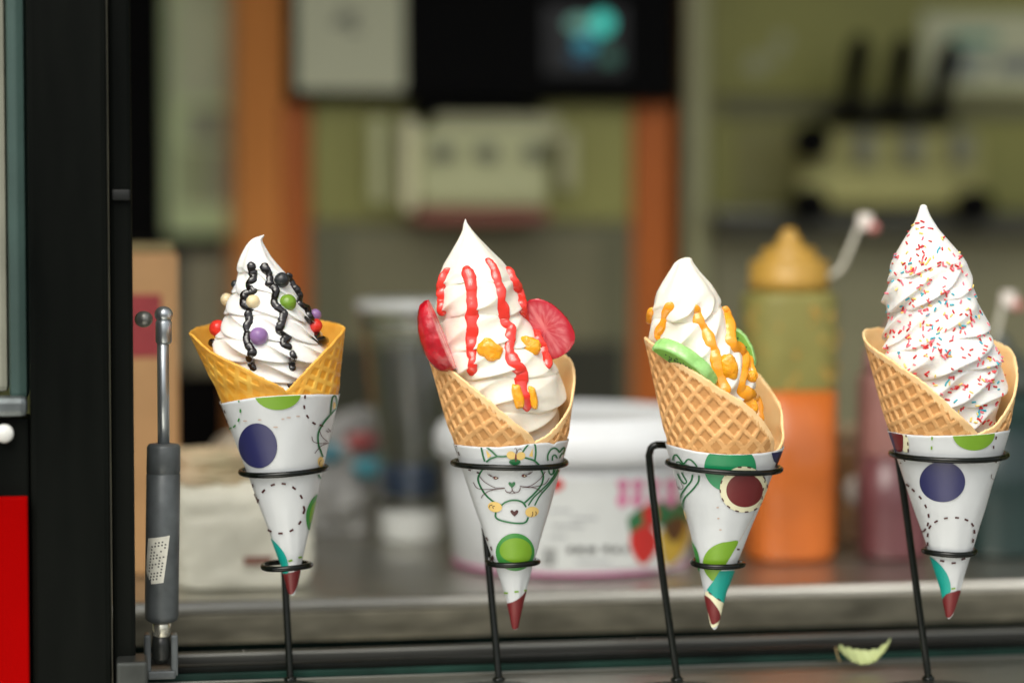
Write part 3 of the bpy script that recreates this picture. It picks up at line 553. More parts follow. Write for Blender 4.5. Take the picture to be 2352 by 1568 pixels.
u, z = plane(1447+392*.31851, 562.7+866*.31851, .031); kiwi(r3, world(u, .031, z), cdir(1, -.70, .12), cdir(-.48, -.62, .46), 82*S, 33*S, 42, 0, 180, .62)
u, z = plane(1447+778*.31851, 562.7+775*.31851, -.004); kiwi(r3, world(u, -.004, z), cdir(.42, -1, 0), cdir(-.35, .1, .9), 60*S, 18*S, 6, 0, 180, .62)
stand((1525, 1800, 1070, 14), (1583, 1714, 1293, 4), [(1600, 1030, -.036), (1560, 1025, -.03), (1520, 1021, -.022), (1500, 1024, -.021), (1492, 1040, -.021), (1493, 1075, -.021), (1518, 1290, -.016), (1556, 1560, -.012)], 'wire stand with its pole bent out at the left, holding the kiwi cone')
# ================================================================== CONE 4
X4 = (1952.3, 447.9, .36632); X4s = (1952.3, 964.7, .38502)
r4 = cone_root(2182, 1418, 'brown waffle cone with white soft serve covered in coloured sugar sprinkles')
W4 = Conic([(775, 1983, 2354), (992, 2041, 2314)])
SL4 = Conic([(991, 2041, 2314), (1200, 2111, 2250), (1350, 2161, 2206), (1410, 2174, 2188)]); top4 = [(2041, 990), (2080, 997), (2130, 1000), (2180, 1000), (2230, 998), (2270, 995), (2314, 988)]
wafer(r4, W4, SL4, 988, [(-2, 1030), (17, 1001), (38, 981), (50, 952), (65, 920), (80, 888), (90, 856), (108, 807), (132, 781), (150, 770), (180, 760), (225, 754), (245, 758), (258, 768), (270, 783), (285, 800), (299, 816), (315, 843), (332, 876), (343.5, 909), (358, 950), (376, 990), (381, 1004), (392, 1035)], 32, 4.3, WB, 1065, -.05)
s4 = sleeve(r4, SL4, top4, 1420, 100, -20, 30)
p = Print(SL4, X4s, top4)
p.fill([(232, 70), (262, 76), (284, 185), (268, 180), (248, 130)], 'navy'); p.fill([(252, 74), (316, 84), (322, 130), (318, 182), (286, 184), (270, 130)], 'maroon', 1); p.fill([(316, 82), (340, 86), (354, 130), (352, 186), (322, 184), (324, 130)], 'cream', 0)
p.ell(735, 78, 124, 102, 'lime'); p.ell(552, 366, 133, 121, 'navy'); p.dashes([(339, 90), (350, 140), (352, 180)], 20, 7); p.dashes([(491, 108), (489, 165)], 20, 10, 'lime'); p.dashes([(866, 105), (851, 160), (864, 245)], 18, 8); p.dash(330, 238, 60, 16, 7); p.dash(309, 255, 40, 10, 6); p.dash(370, 238, 10, 16, 6, 'lime'); p.dash(415, 240, 10, 16, 6, 'lime')
p.dashes([(350, 388), (383, 417), (424, 460), (456, 512), (473, 568), (469, 620), (451, 655), (432, 668)], 23, 10); p.dashes([(469, 738), (469, 684), (481, 636), (516, 603), (573, 583), (637, 580), (691, 593), (726, 622), (736, 664), (728, 718)], 23, 10); p.dashes([(553, 838), (617, 850), (672, 826)], 24, 10)
p.line([(840, 322), (836, 340), (850, 354)], 3, 'brown')
p.fill([(474, 808), (506, 830), (546, 866), (580, 915), (598, 970), (600, 1020), (578, 1036), (562, 1062), (550, 1058), (532, 1010), (506, 920)], 'teal'); p.dash(615, 1002, -12, 22, 9, 'lime')
p.fill([(560, 1062), (578, 1036), (610, 1024), (652, 1014), (640, 1060), (618, 1130), (600, 1168), (586, 1176), (566, 1152), (550, 1128)], 'maroon', 1)
p.done(s4)
C4 = Cream(r4, [(470, 2121, 3.5), (473, 2121, 7.5), (485, 2121, 11), (500, 2122, 17), (525, 2124, 31), (550, 2126, 50), (580, 2131, 72), (605, 2134, 88), (635, 2132, 100), (665, 2138, 109), (700, 2147, 119), (750, 2150, 127), (790, 2155, 138), (820, 2163, 144), (850, 2171, 146), (880, 2175, 140), (920, 2177, 126), (960, 2178, 112), (1040, 2178, 86)],
           6, 370, 80, 1.6, 4.5, 1, 13.5, 11, 1.05, 590, 650, cream_m[0], 0, 0.6, warp=.6, coil=.035)
scol = [mat('sugar_'+n, c, .35, var=0) for n, c in (('red', (208, 44, 46)), ('pink', (252, 128, 144)), ('yellow', (246, 218, 120)), ('blue', (58, 178, 198)), ('coral', (240, 96, 98)))]
def rod():
    pr = [(.0001, -.0014), (.0004, -.00135), (.00052, -.0011), (.00052, .0011), (.0004, .00135), (.0001, .0014)]; return lathe(pr, 8)
RV, RF = rod(); SM = []
for m_ in scol:
    me = bpy.data.meshes.new('sprinkle'); me.from_pydata(RV.tolist(), [], RF); me.materials.append(m_); me.polygons.foreach_set('use_smooth', [True]*len(me.polygons)); SM.append(me)
def spr(loc, nrm, k):
    n = Vector(nrm); t = n.orthogonal().normalized(); t.rotate(Matrix.Rotation(random.uniform(0, 6.28), 3, n)); 
    if random.random() < .8: t = (t+n*random.uniform(-.25, .25)).normalized()
    o = bpy.data.objects.new('sprinkle', SM[k]); COL.objects.link(o); o.parent = C4.o; o.rotation_mode = 'QUATERNION'; o.rotation_quaternion = t.to_track_quat('Z', 'Y')
    o.location = Vector(loc-ORG[r4])+n*.0004; s_ = random.uniform(.95, 1.25); o.scale = (s_*1.05, s_*1.05, s_*random.uniform(.8, 1.15)); return o
cl = [(random.uniform(2030, 2300), random.uniform(560, 960)) for _ in range(26)]; cnt = 0; tries = 0; WT = [.3, .24, .17, .14, .15]
while cnt < 292 and tries < 4000:
    tries += 1
    if random.random() < .32: q = random.choice(cl); x, y = random.gauss(q[0], 11), random.gauss(q[1], 9)
    else: x, y = random.uniform(2008, 2320), random.uniform(495, 985)
    pt, nr = C4.cast(x, y)
    if pt is None: continue
    th_, zr_ = W4.hit(np.array([x]), np.array([y])); 
    if nr@FW > 0: nr = -nr
    spr(pt, nr, random.choices(range(5), WT)[0]); cnt += 1
bk = []
for k in range(170):                         # beyond the 292 built singly
    pt, nr = C4.cast(random.uniform(2015, 2310), random.uniform(500, 975))
    if pt is None: continue
    V, F = rod(); R_ = np.array(Matrix.Rotation(random.uniform(0, 6.28), 3, Vector(FH))); bk.append((V*1.1@R_.T+pt-FH*.0004, F))
for k in range(170):                         # the far side of the swirl, one part
    i = random.randrange(40*288, 240*288); v = C4.V[i]
    if (v-world(0, 0, 0))@FH < .004: continue
    V, F = rod(); a = random.uniform(0, 6.28); R_ = np.array(Matrix.Rotation(a, 3, 'Y')); bk.append((V@R_.T+v, F))
SV, SF = join(bk); nf_ = len(RF); mk('loose_sprinkles', SV, SF, scol, C4.o, fm=np.repeat(RNG.choice(5, len(bk), p=WT), nf_))['kind'] = 'stuff'
stand((2040, 2318, 1043, 0), (2115, 2246, 1265, 0), [(2062, 1043, -.02), (2082, 1180, -.02), (2131, 1545, -.016)], 'wire stand at the right with straight leaning pole, holding the sprinkle cone')
# ================================================================== VAN HATCH AND COUNTER
def st(name, V, F, m): return tag(mk(name, V, F, m, smooth=False), kind='structure')
def box(name, x0, x1, y0, y1, z0, z1, m, parent=None, bev=.003, seg=2, smooth=False):
    return mk(name, *gbox(min(x0, x1), max(x0, x1), y0, y1, min(z0, z1), max(z0, z1), bev, seg), m, parent, smooth=smooth)
def rect(px0, py0, px1, py1, Y):             # picture rectangle on an upright plane at Y -> x0, x1, z0, z1
    pm = (py0+py1)/2; a, b = PY(px0, pm, Y), PY(px1, pm, Y); c, d = PY((px0+px1)/2, py0, Y), PY((px0+px1)/2, py1, Y)
    return a[0], b[0], d[2], c[2]
def pbox(name, r, Y, dep, m, parent=None, bev=.003, seg=2):   # front face at Y, going back by dep
    x0, x1, z0, z1 = rect(*r, Y); return box(name, x0, x1, Y, Y+dep, z0, z1, m, parent, bev, seg)
pav = mat('pavement', (.10, .10, .085), .9, var=.2, vscale=3, bump=.3, bscale=40)
st('ground', [(-60, -60, 0), (60, -60, 0), (60, 60, 0), (-60, 60, 0)], [[0, 1, 2, 3]], pav)
YC = float(PZ(1176, 1367, Z_C)[1]); XL, XR = -1.1, 2.6; YB = 3.75
wall_in = mat('olive_interior_panel', (0.420, 0.434, 0.156), .45, var=.1, vscale=5)
van_out = mat('black_van_body', (.012, .013, .012), .3, var=.3, vscale=4)
st('floor', *gbox(XL, XR, YC+.02, YB, .35, .40, 0), mat('van_floor', (0.240, 0.240, 0.210), .6, var=.2))
st('back_wall', *gbox(XL, XR, YB, YB+.05, .35, 2.45, 0), wall_in)
st('side_wall', *gbox(XL-.05, XL, 1.66, YB+.05, .35, 2.45, 0), wall_in); st('side_wall', *gbox(XR, XR+.05, 1.66, YB+.05, .35, 2.45, 0), wall_in)
st('ceiling', *gbox(XL-.05, XR+.05, 1.66, YB+.05, 2.452, 2.5, 0), mat('van_ceiling', (0.720, 0.720, 0.624), .5, var=.05))
st('front_wall', *gbox(XL-.05, XR+.05, 1.70, 1.75, .3, Z_L-.03, 0), van_out); st('upper_front_wall', *gbox(XL-.05, XR+.05, 1.67, 1.72, 2.12, 2.45, 0), van_out)
# ledge, rail, track and counter, back to front
YR = float(PZ(1176, 1542, Z_L)[1])
XP = float(PZ(272, 1545, Z_L)[0])           # inner side of the pillar
ledge = box('serving_ledge', XP-.30, XR, 1.30, YR+.10, Z_L-.022, Z_L, steel, None, .003); tag(ledge, 'polished steel serving ledge under the wire cone stands', 'ledge')
rail = thing('sill_rail', 'dark green rail with pale strips along the back of the ledge', 'rail', (XP+.7, YR, Z_L))
zr_ = float(PY(1176, 1507, YR)[2]); zg_ = float(PY(1176, 1522, YR)[2])
box('rail_body', XP, XR, YR, YR+.012, Z_L+.0003, zr_, blackp0, rail, .002); box('green_strip', XP, XR, YR-.0035, YR-.0002, Z_L+.0003, zg_, green_black, rail, .001)
box('edge_strip', XP, XR, YR-.0075, YR-.0037, Z_L+.0003, Z_L+.0018, alu, rail, .0007)
zt = float(PY(1176, 1474, YR+.034)[2]); box('track_strip', XP, XR, YR+.024, YR+.034, Z_L+.0003, zt, alu, rail, .0015)
for bx_, k in ((300, .9), (560, 1.4), (1500, 1.), (1010, .8)):
    q = PZ(bx_ if bx_ != 1010 else 2240, 1494, zt); V, F = sphere((q[0], YR+.029, zt), .0022, 3, (1, 1, .55)); o = mk('rivet', V, F, alu, rail)
cnt_ = thing('steel_counter', 'worn stainless steel counter top holding the tubs and bottles', 'counter', (XP+.8, YC+.3, Z_C-.03))
zf = float(PY(1176, 1458, YC)[2])
box('worktop', XP-.25, XR, YC+.004, YC+.78, Z_C-.02, Z_C-.001, steel, cnt_, .002)
V, F = tube(np.array([[XP-.25, YC+.004, Z_C-.0035], [XR, YC+.004, Z_C-.0035]]), .0052, 16); mk('rolled_lip', V, F, mat('dull_steel_lip', (.46, .455, .42), .5, 1, var=.15, vscale=20, stretch=(1, 8, 8), rvar=.1), cnt_)
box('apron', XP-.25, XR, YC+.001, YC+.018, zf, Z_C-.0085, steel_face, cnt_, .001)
box('under_frame', XP-.25, XR, YC+.03, YC+.06, .4, Z_C-.0205, green_black, cnt_, .002)
# pillar
YP = 1.60
pil = thing('hatch_pillar', 'black metal pillar at the left side of the hatch', 'pillar', (float(PY(160, 784, YP)[0]), YP, .35))
def vbox(name, px0, px1, Y, dep, z0, z1, m, parent, bev=.003):
    return box(name, float(PY(px0, 784, Y)[0]), float(PY(px1, 784, Y)[0]), Y, Y+dep, z0, z1, m, parent, bev)
vbox('main_post', 66, 250, YP, .05, .3, 2.3, black_paint, pil, .004); vbox('inner_post', 254, 306, YP+.012, .05, .3, 2.3, black_paint, pil, .003)
vbox('bright_edge', 248, 253, YP+.006, .01, .9, 2.3, mat('pale_edge', (.09, .085, .06), .4, var=.4, vscale=30), pil, .001)  # paler strip along the post edge
vbox('door_channel', 20, 64, YP+.01, .04, float(PY(30, 925, YP)[2]), 2.3, teal_edge, pil, .006); vbox('seal', -160, 18, YP+.018, .04, float(PY(30, 905, YP)[2]), 2.3, mat('grey_seal', (.27, .27, .21), .6, var=.2, vscale=20), pil, .004)
vbox('lower_door', -160, 64, YP+.004, .04, .3, float(PY(30, 962, YP)[2]), black_paint, pil, .002)
o = pbox('latch_bar', (-40, 912, 62, 958), YP-.004, .02, mat('latch_metal', (.16, .18, .18), .4, .8, var=.3), pil, .004)
q = PY(10, 995, YP); V, F = lathe([(.0005, .0), (.0058, .0), (.0062, .001), (.005, .003), (.0005, .0036)], 28); V = np.stack([V[:, 0], -V[:, 2], V[:, 1]], -1)+q; mk('screw_head', V, F, mat('screw_white', (.75, .76, .72), .3, var=.05), pil)
V, F = gbox(-.5, .5, -.5, .5, -.5, .5, .1); q = PY(278, 448, YP+.012); mk('hinge_knuckle', V*np.array([.012, .008, .007])+q, F, mat('dull_hinge', (0.008, 0.009, 0.008), .5, .2, var=.3), pil)
# scuff marks of lighter paint on the pillar
scf = mat('scuffed_paint', (.022, .022, .018), .35, var=.6, vscale=30, rvar=.15)
red = pbox('red_panel', (-120, 1143, 66, 1700), YP-.008, .009, mat('red_panel_paint', (.30, .0, .0), .55, spec=.03, var=.12, vscale=8), None, .0012); tag(red, 'plain red sign panel fixed low on the black pillar', 'sign panel')
# ------------------------------------------------------------------ gas strut
YS = 1.66
gs = thing('gas_strut', 'grey gas strut with chrome rod and white sticker beside the pillar', 'gas strut', PY(372, 1500, YS))
chrome = mat('chrome_rod', (.50, .54, .56), .34, .85, var=.05); gmet = mat('grey_strut_paint', (0.1, 0.112, 0.115), .42, .2, var=.25, vscale=60, bump=.12, bscale=120)
def seg(name, P, r, m, parent, n=28): V, F = tube(np.array(P), r, n); return mk(name, V, F, m, parent)
k = YS*1.0/FPX
seg('rod', [PY(374, 735, YS), PY(375, 900, YS), PY(376, 1030, YS)], 13.5*k, chrome, gs)
def cyl(px0, py0, px1, py1, prof, name, m):   # profile (t, r px) along an axis
    A, B = PY(px0, py0, YS), PY(px1, py1, YS); P = np.array([A+(B-A)*t for t, _ in prof]); return mk(name, *tube(P, np.array([r for _, r in prof])*k, 32), m, gs)
cy_ = cyl(376, 1018, 371, 1428, [(0, 24), (.004, 34), (.02, 38), (.16, 38.5), (.165, 36.5), (.17, 38.5), (.5, 38.5), (.96, 38.5), (.985, 36), (1, 26)], 'cylinder', gmet)
V, F = sphere(PY(376, 722, YS), 21*k, 3, (1, 1, .9)); mk('ball_joint', V, F, chrome, gs); cyl(376, 735, 376, 790, [(0, 16), (.1, 18.5), (.9, 18.5), (1, 14)], 'rod_end', chrome)
V, F = sphere(PY(330, 733, YS+.008), 19*k, 3, (1.1, 1, 1)); mk('ball_stud', V, F, mat('stud_metal', (.3, .3, .27), .35, .6, var=.2), gs)
cyl(371, 1412, 371, 1462, [(0, 21), (.9, 21), (1, 18)], 'lower_ferrule', mat('pale_ferrule', (.72, .70, .58), .25, .8, var=.1)); cyl(370, 1458, 370, 1522, [(0, 19), (.3, 21), (.8, 21), (1, 10)], 'lower_eye', mat('dark_eye', (.02, .022, .02), .3, var=.2))
A = []; ang = np.linspace(-1.25, .15, 14); z0, z1 = PY(372, 1228, YS)[2], PY(372, 1335, YS)[2]; cx_ = PY(373, 1280, YS)
for i, a_ in enumerate(ang):
    sh = (i/13.)*.0022; A.append([(cx_[0]+39.2*k*math.sin(a_+tz), YS-39.2*k*math.cos(a_+tz), z0+(z1-z0)*tt_-.0012+sh) for tz, tt_ in zip(np.linspace(-.02, -.42, 6)+.30, np.linspace(0, 1, 6))])
mk('sticker', np.array(A).reshape(-1, 3), quads(14, 6, False), mat('sticker_paper', (.68, .67, .58), .5, var=.1, vscale=200), cy_)
tv = []
for r_ in range(5):
    for c_ in range(13):
        if random.random() < .25: continue
        a_ = -.85+r_*.2+.24-c_*.03; zz = z0-.004-c_*.0021+r_*.0004; w_ = .05; rr_ = 39.6*k
        tv.append((np.array([(cx_[0]+rr_*math.sin(a_+e), YS-rr_*math.cos(a_+e), zz+h) for e, h in ((-w_, 0), (w_, 0), (w_, -.0011), (-w_, -.0011))]), [[0, 1, 2, 3]]))
mk('sticker_print', *join(tv), mat('print_grey', (.12, .12, .11), .5, var=0), cy_)['kind'] = 'stuff'
for sx in (-1, 1): pbox('clevis_cheek', (370+sx*31-8, 1458, 370+sx*31+8, 1552), YS-.006, .014, gmet, gs, .0015)
pbox('clevis_base', (338, 1540, 404, 1560), YS-.008, .02, gmet, gs, .0015); pbox('mount_plate', (268, 1520, 340, 1580), YP-.012, .03, mat('plate_metal', (0.06, 0.065, 0.06), .45, .7, var=.3, vscale=40), gs, .002)
# ------------------------------------------------------------------ things on the counter
def base(px, py): return PZ(px, py, Z_C+.0005)
# cardboard carton
Yb = 1.92; x0, x1, z0, z1 = rect(262, 582, 412, 1300, Yb); card = mat('brown_cardboard', (0.529, 0.304, 0.135), .7, var=.1, vscale=20, bump=.1)
cb = thing('cardboard_carton', 'tall brown cardboard carton with pink tape behind the gas strut', 'carton', ((x0+x1)/2, Yb, Z_C))
box('carton_body', x0, x1, Yb, Yb+.05, Z_C+.0005, z1, card, cb, .002); box('top_flap', x0, x1-.003, Yb+.004, Yb+.05, z1+.0005, z1+.008, mat('flap_card', (.25, .2, .09), .7, var=.1), cb, .002)
xa, xb, za, zb_ = rect(262, 676, 370, 820, Yb); box('pink_tape', xa, xb, Yb-.0006, Yb-.0001, za, zb_, mat('pink_tape_m', (.36, .055, .06), .45, var=.1), cb, 0)
# cream paper packet
b0 = base(575, 1352); ww = 316*b0[1]/FPX*1.02; hh = 300*b0[1]/FPX
def sack(c, w_, d_, h_, seed, pinch=.0, squ=5., n=96, m=52, crum=.0028):
    th = np.linspace(0, 2*math.pi, n, endpoint=False); V = []
    for i in range(m):
        t = i/(m-1); kx = 1-.06*math.exp(-t*18)-.10*sstep(.72, 1, t)-.9*max(0, (t-.985)/.015)**2*.35
        ky = 1-.05*math.exp(-t*18)-.45*sstep(.66, 1, t)
        for a in th:
            e = (abs(math.cos(a))**squ+abs(math.sin(a))**squ)**(-1/squ); x, y = math.cos(a)*e*w_/2*kx, math.sin(a)*e*d_/2*ky
            nn = noise.noise(Vector((x*22+seed, y*22, t*3.2)))*crum*1.3+noise.noise(Vector((x*70+seed, y*70, t*9)))*crum*.5+abs(noise.noise(Vector((x*40, y*40+seed, t*7))))*crum*.5
            V.append((c[0]+x*(1+nn*12*.3)+nn*math.cos(a), c[1]+y+nn*math.sin(a), c[2]+t*h_+.012*math.sin(a*1+2)*sstep(.8, 1, t)*1+nn*.6*sstep(.1, .3, t)))
    F = quads(m, n).tolist(); F.append(list(range(n))[::-1]); F.append(list(range((m-1)*n, m*n))); return np.array(V), F
pk = thing('paper_packet', 'crumpled cream paper packet standing behind the candy ball cone', 'packet', (b0[0], b0[1]+.05, Z_C))
pbody = mk('packet_body', *sack((b0[0]-.003, b0[1]+.048, Z_C+.0006), ww, .10, hh*.97, 3.1), mat('cream_packet', (0.82, 0.81, 0.68), .55, var=.06, vscale=25, bump=.2, bscale=60), pk)
V, F = sack((b0[0]-.004, b0[1]+.05, Z_C+hh*.80), ww*.93, .088, hh*.26, 9.4, crum=.006); mk('folded_top', V, F, mat('rusty_fold', (.58, .43, .28), .6, var=.25, vscale=30, dark=(196, 186, 150)), pk)
xa, xb, za, zb_ = rect(560, 1278, 625, 1296, b0[1]-.004); box('printed_date', xa, xb, b0[1]-.0045, b0[1]-.0035, za, zb_, mat('print_red_brown', (.24, .1, .07), .6, var=.3, vscale=300), pbody, .0002)
V, F = sphere(np.array(PD(545, 1040, 1.98)), .019, 4, (1.2, 1, .9), .35, 1.6, 5); tag(mk('cloth_bundle', V, F, mat('cloth_beige', (.55, .47, .36), .8, var=.15, vscale=60, bump=.3)), 'small beige cloth bundle behind the cream paper packet', 'cloth')
# plastic wrap pack
q = base(806, 1262); V, F = sack((q[0], q[1]+.13, Z_C+.0006), .060, .06, .098, 6.2, crum=.010); wr = thing('plastic_pack', 'crumpled plastic pack with blue and red print between packet and clear cup', 'plastic pack', (q[0], q[1]+.13, Z_C))
pb_ = mk('wrapper', V, F, mat('wrap_film', (.27, .27, .26), .3, var=.2, vscale=30, bump=.2, bscale=90, coat=.3), wr)
for px_, py_, c_, r_ in ((848, 1075, (.03, .22, .28), .011), (828, 1012, (.35, .06, .06), .010), (752, 1040, (.04, .2, .26), .010)):
    c0 = np.array(PD(px_, py_, float(np.linalg.norm(np.array([q[0], q[1]])))+.10)); V, F = sphere(c0, r_, 3, (1.4, .6, .8), .3, 2., px_); mk('colour_patch', V, F, mat('patch_%d' % px_, c_, .35, var=.2), wr)
# clear plastic cup
q = base(945, 1248); kq = q[1]*1.01/FPX; cy0 = q[1]+70*kq; q = np.array([float(PY(945, 980, cy0)[0]), q[1], q[2]]); kq = cy0*1.01/FPX; hz = (1250-712)*kq
clear = mat('clear_plastic', (.93, .95, .94), .03, var=0, trans=1., ior=1.45); clear2 = mat('edge_highlight_plastic', (.85, .88, .86), .12, var=0, coat=.3, alpha=.72); cu = thing('clear_cup', 'tall clear plastic cup behind the red sauce cone', 'cup', (q[0], cy0, Z_C))
r0_, r1_ = 70*kq, 117*kq
pr = [(.001, .0008), (r0_, .0008), (r0_*1.02, .012), (r0_*1.03, .03)]+[(r0_*1.03+(r1_-r0_)*t, .03+(hz-.03)*t) for t in np.linspace(.1, 1, 8)]
pr += [(r1_+.003, hz), (r1_+.003, hz+.004), (r1_-.0022, hz+.004)]+[(r0_*1.03+(r1_-r0_)*t-.0022, .03+(hz-.03)*t) for t in np.linspace(.95, .05, 8)]+[(r0_-.003, .012), (.001, .010)]
V, F = lathe(pr, 72, (q[0], cy0, Z_C)); cup = mk('cup_wall', V, F, clear, cu)
V, F = lathe([(r1_+.0005, hz-.004), (r1_+.0042, hz-.003), (r1_+.0042, hz+.005), (r1_+.001, hz+.006)], 72, (q[0], cy0, Z_C)); mk('rim_highlight_shell', V, F[:-2], clear2, cu); V, F = lathe([(r0_*1.015, .0007), (r0_*1.05, .002), (r0_*1.07, .006), (r0_*1.07, .024), (r0_*1.045, .028)], 48, (q[0], cy0, Z_C+.0004)); mk('cup_base', V, F[:-2], clear2, cu)  # whitish shells, highlights of rim and foot put into their colour
V, F = lathe([(.001, .041), (r0_*.95, .041), (r0_*.99, .044), (r0_*1.02, .062), (r0_*.95, .066), (.001, .066)], 48, (q[0], cy0, Z_C)); mk('blue_insert', V, F, mat('blue_insert_m', (.03, .06, .13), .4, var=.2), cu)
# white tub
q = base(1312, 1330); Rt = 292*(q[1]+.1)/FPX*1.0; cyt = q[1]+Rt*.96; kt = cyt*1.005/FPX; q = PY(1312, 1200, cyt)+np.array([.002, 0, 0])
ht = (1318-1052)*kt; tb = thing('white_tub', 'white plastic tub with lid and fruit label on the counter', 'tub', (q[0]-.002, cyt, Z_C))
tc_ = np.array([q[0]-.002, cyt, Z_C+.0006]); whitep = mat('white_tub_plastic', (.74, .77, .79), .35, var=.03, vscale=20)
Rb, Rm = 276*kt, 298*kt
V, F = lathe([(.001, 0), (Rb-.004, 0), (Rb, .003), (Rb+(Rm-Rb)*.5, ht*.5), (Rm, ht), (Rm-.002, ht+.001), (.001, ht+.001)], 120, tc_); tub = mk('tub_body', V, F, whitep, tb)
lh = 128*kt; V, F = lathe([(Rm-.003, ht-.004), (Rm+.006, ht-.004), (Rm+.008, ht-.002), (Rm+.008, ht+.014), (Rm+.005, ht+.018), (Rm+.004, ht+.021), (Rm-.002, ht+.0225), (Rm-.004, ht+.029), (Rm-.010, ht+.031), (Rm-.014, ht+.027), (.001, ht+.027)], 120, tc_); mk('lid', V, F, whitep, tb)
V, F = lathe([(Rb+.0003, .0018), (Rb+.0007, .0022), (Rb+.0008, .0036), (Rb+.0004, .004)], 120, tc_); mk('pink_band', V, F, mat('pink_band_m', (.55, .10, .28), .4, var=.05), tub)
def onwall(px, py):                           # picture point on the tub wall -> angle, height
    px = np.asarray(px, float); py = np.asarray(py, float); d = ray(px, py); t = np.full(px.shape, cyt-Rb)
    for _ in range(30):
        p = CAMP+t[..., None]*d; h = p[..., 2]-tc_[2]; r = Rb+(Rm-Rb)*np.clip(h/ht, 0, 1.1); e = np.hypot(p[..., 0]-tc_[0], p[..., 1]-tc_[1])-r; t = t+e*.8
    return p+np.stack([p[..., 0]-tc_[0], p[..., 1]-tc_[1], 0*h], -1)/r[..., None]*.0006
def decal(name, poly, m, lay=0, rings=7):
    P = catmull(np.vstack([poly, poly[:1]]), 5)[:-1]; c = P.mean(0); n = len(P); ks = np.linspace(0, 1, rings)[1:]
    Q = np.vstack([c[None]]+[c+(P-c)*k_ for k_ in ks]); W = onwall(Q[:, 0], Q[:, 1]); W = W+(W-np.array([tc_[0], tc_[1], 0])-np.array([0, 0, 1])*W[:, 2:])*.0022*lay
    mk(name, W, [[0, 1+(j+1) % n, 1+j] for j in range(n)]+quads(len(ks), n, True, 1).tolist(), m, tub)
def E(cx, cy, rx, ry, n=20): a = np.linspace(0, 2*math.pi, n, endpoint=False); return np.stack([cx+rx*np.cos(a), cy+ry*np.sin(a)], -1)
def R4(x0, y0, x1, y1): return np.array([(x0, y0), ((x0+x1)/2, y0), (x1, y0), (x1, (y0+y1)/2), (x1, y1), ((x0+x1)/2, y1), (x0, y1), (x0, (y0+y1)/2)], float)
lm = lambda n, c: mat('label_'+n, c, .4, var=.12, vscale=60)
L_ = dict(pk=lm('pink', (.62, .22, .36)), gr=lm('green', (.03, .16, .06)), rd=lm('red', (.55, .03, .025)), ye=lm('yellow', (.62, .42, .06)), br=lm('brown', (.10, .05, .02)), bk=lm('black', (.06, .06, .06)), gy=lm('grey', (.36, .38, .40)), pr=lm('pale', (.6, .64, .62)))
decal('label_sheet', R4(1245, 1100, 1590, 1302), L_['pr'] if False else mat('label_white', (.66, .69, .68), .4, var=.03), 0)
for x in (1428, 1462, 1500, 1538): decal('label_letter', np.array([(x-14, 1108), (x+2, 1098), (x+16, 1108), (x+10, 1128), (x+15, 1150), (x, 1166), (x-14, 1150), (x-6, 1130)]), L_['pk'], 1)
decal('label_leaf', np.array([(1440, 1190), (1470, 1166), (1510, 1152), (1560, 1150), (1588, 1166), (1585, 1200), (1540, 1205), (1495, 1210), (1470, 1235), (1448, 1225)]), L_['gr'], 1)
decal('label_strawberry', np.array([(1446, 1225), (1478, 1205), (1505, 1225), (1508, 1255), (1490, 1285), (1474, 1296), (1458, 1280), (1446, 1252)]), L_['rd'], 2); decal('label_strawberry', E(1492, 1182, 18, 26), L_['rd'], 2)
decal('label_mango', np.array([(1512, 1225), (1545, 1190), (1576, 1196), (1582, 1230), (1565, 1270), (1535, 1298), (1520, 1280)]), L_['ye'], 2); decal('label_mango_shade', np.array([(1520, 1205), (1548, 1186), (1572, 1196), (1562, 1230), (1545, 1246), (1528, 1228)]), L_['br'], 3)
decal('label_flower', E(1272, 1112, 24, 16), L_['rd'], 1)
for x in (1250, 1256, 1263, 1268, 1275): decal('barcode_bar', R4(x-1.6, 1258, x+1.6, 1298), L_['bk'], 1)
for x, y, wd in ((1310, 1262, 14), (1332, 1262, 18), (1358, 1262, 20), (1392, 1260, 16), (1414, 1262, 14), (1436, 1262, 10)): decal('label_text', R4(x-wd/2, y-7, x+wd/2, y+7), L_['bk'], 1)
for x0_, x1_, y in ((1265, 1310, 1172), (1314, 1370, 1190), (1270, 1340, 1208), (1322, 1400, 1288), (1262, 1300, 1232)): decal('label_text', R4(x0_, y-2.5, x1_, y+2.5), L_['gy'], 1)
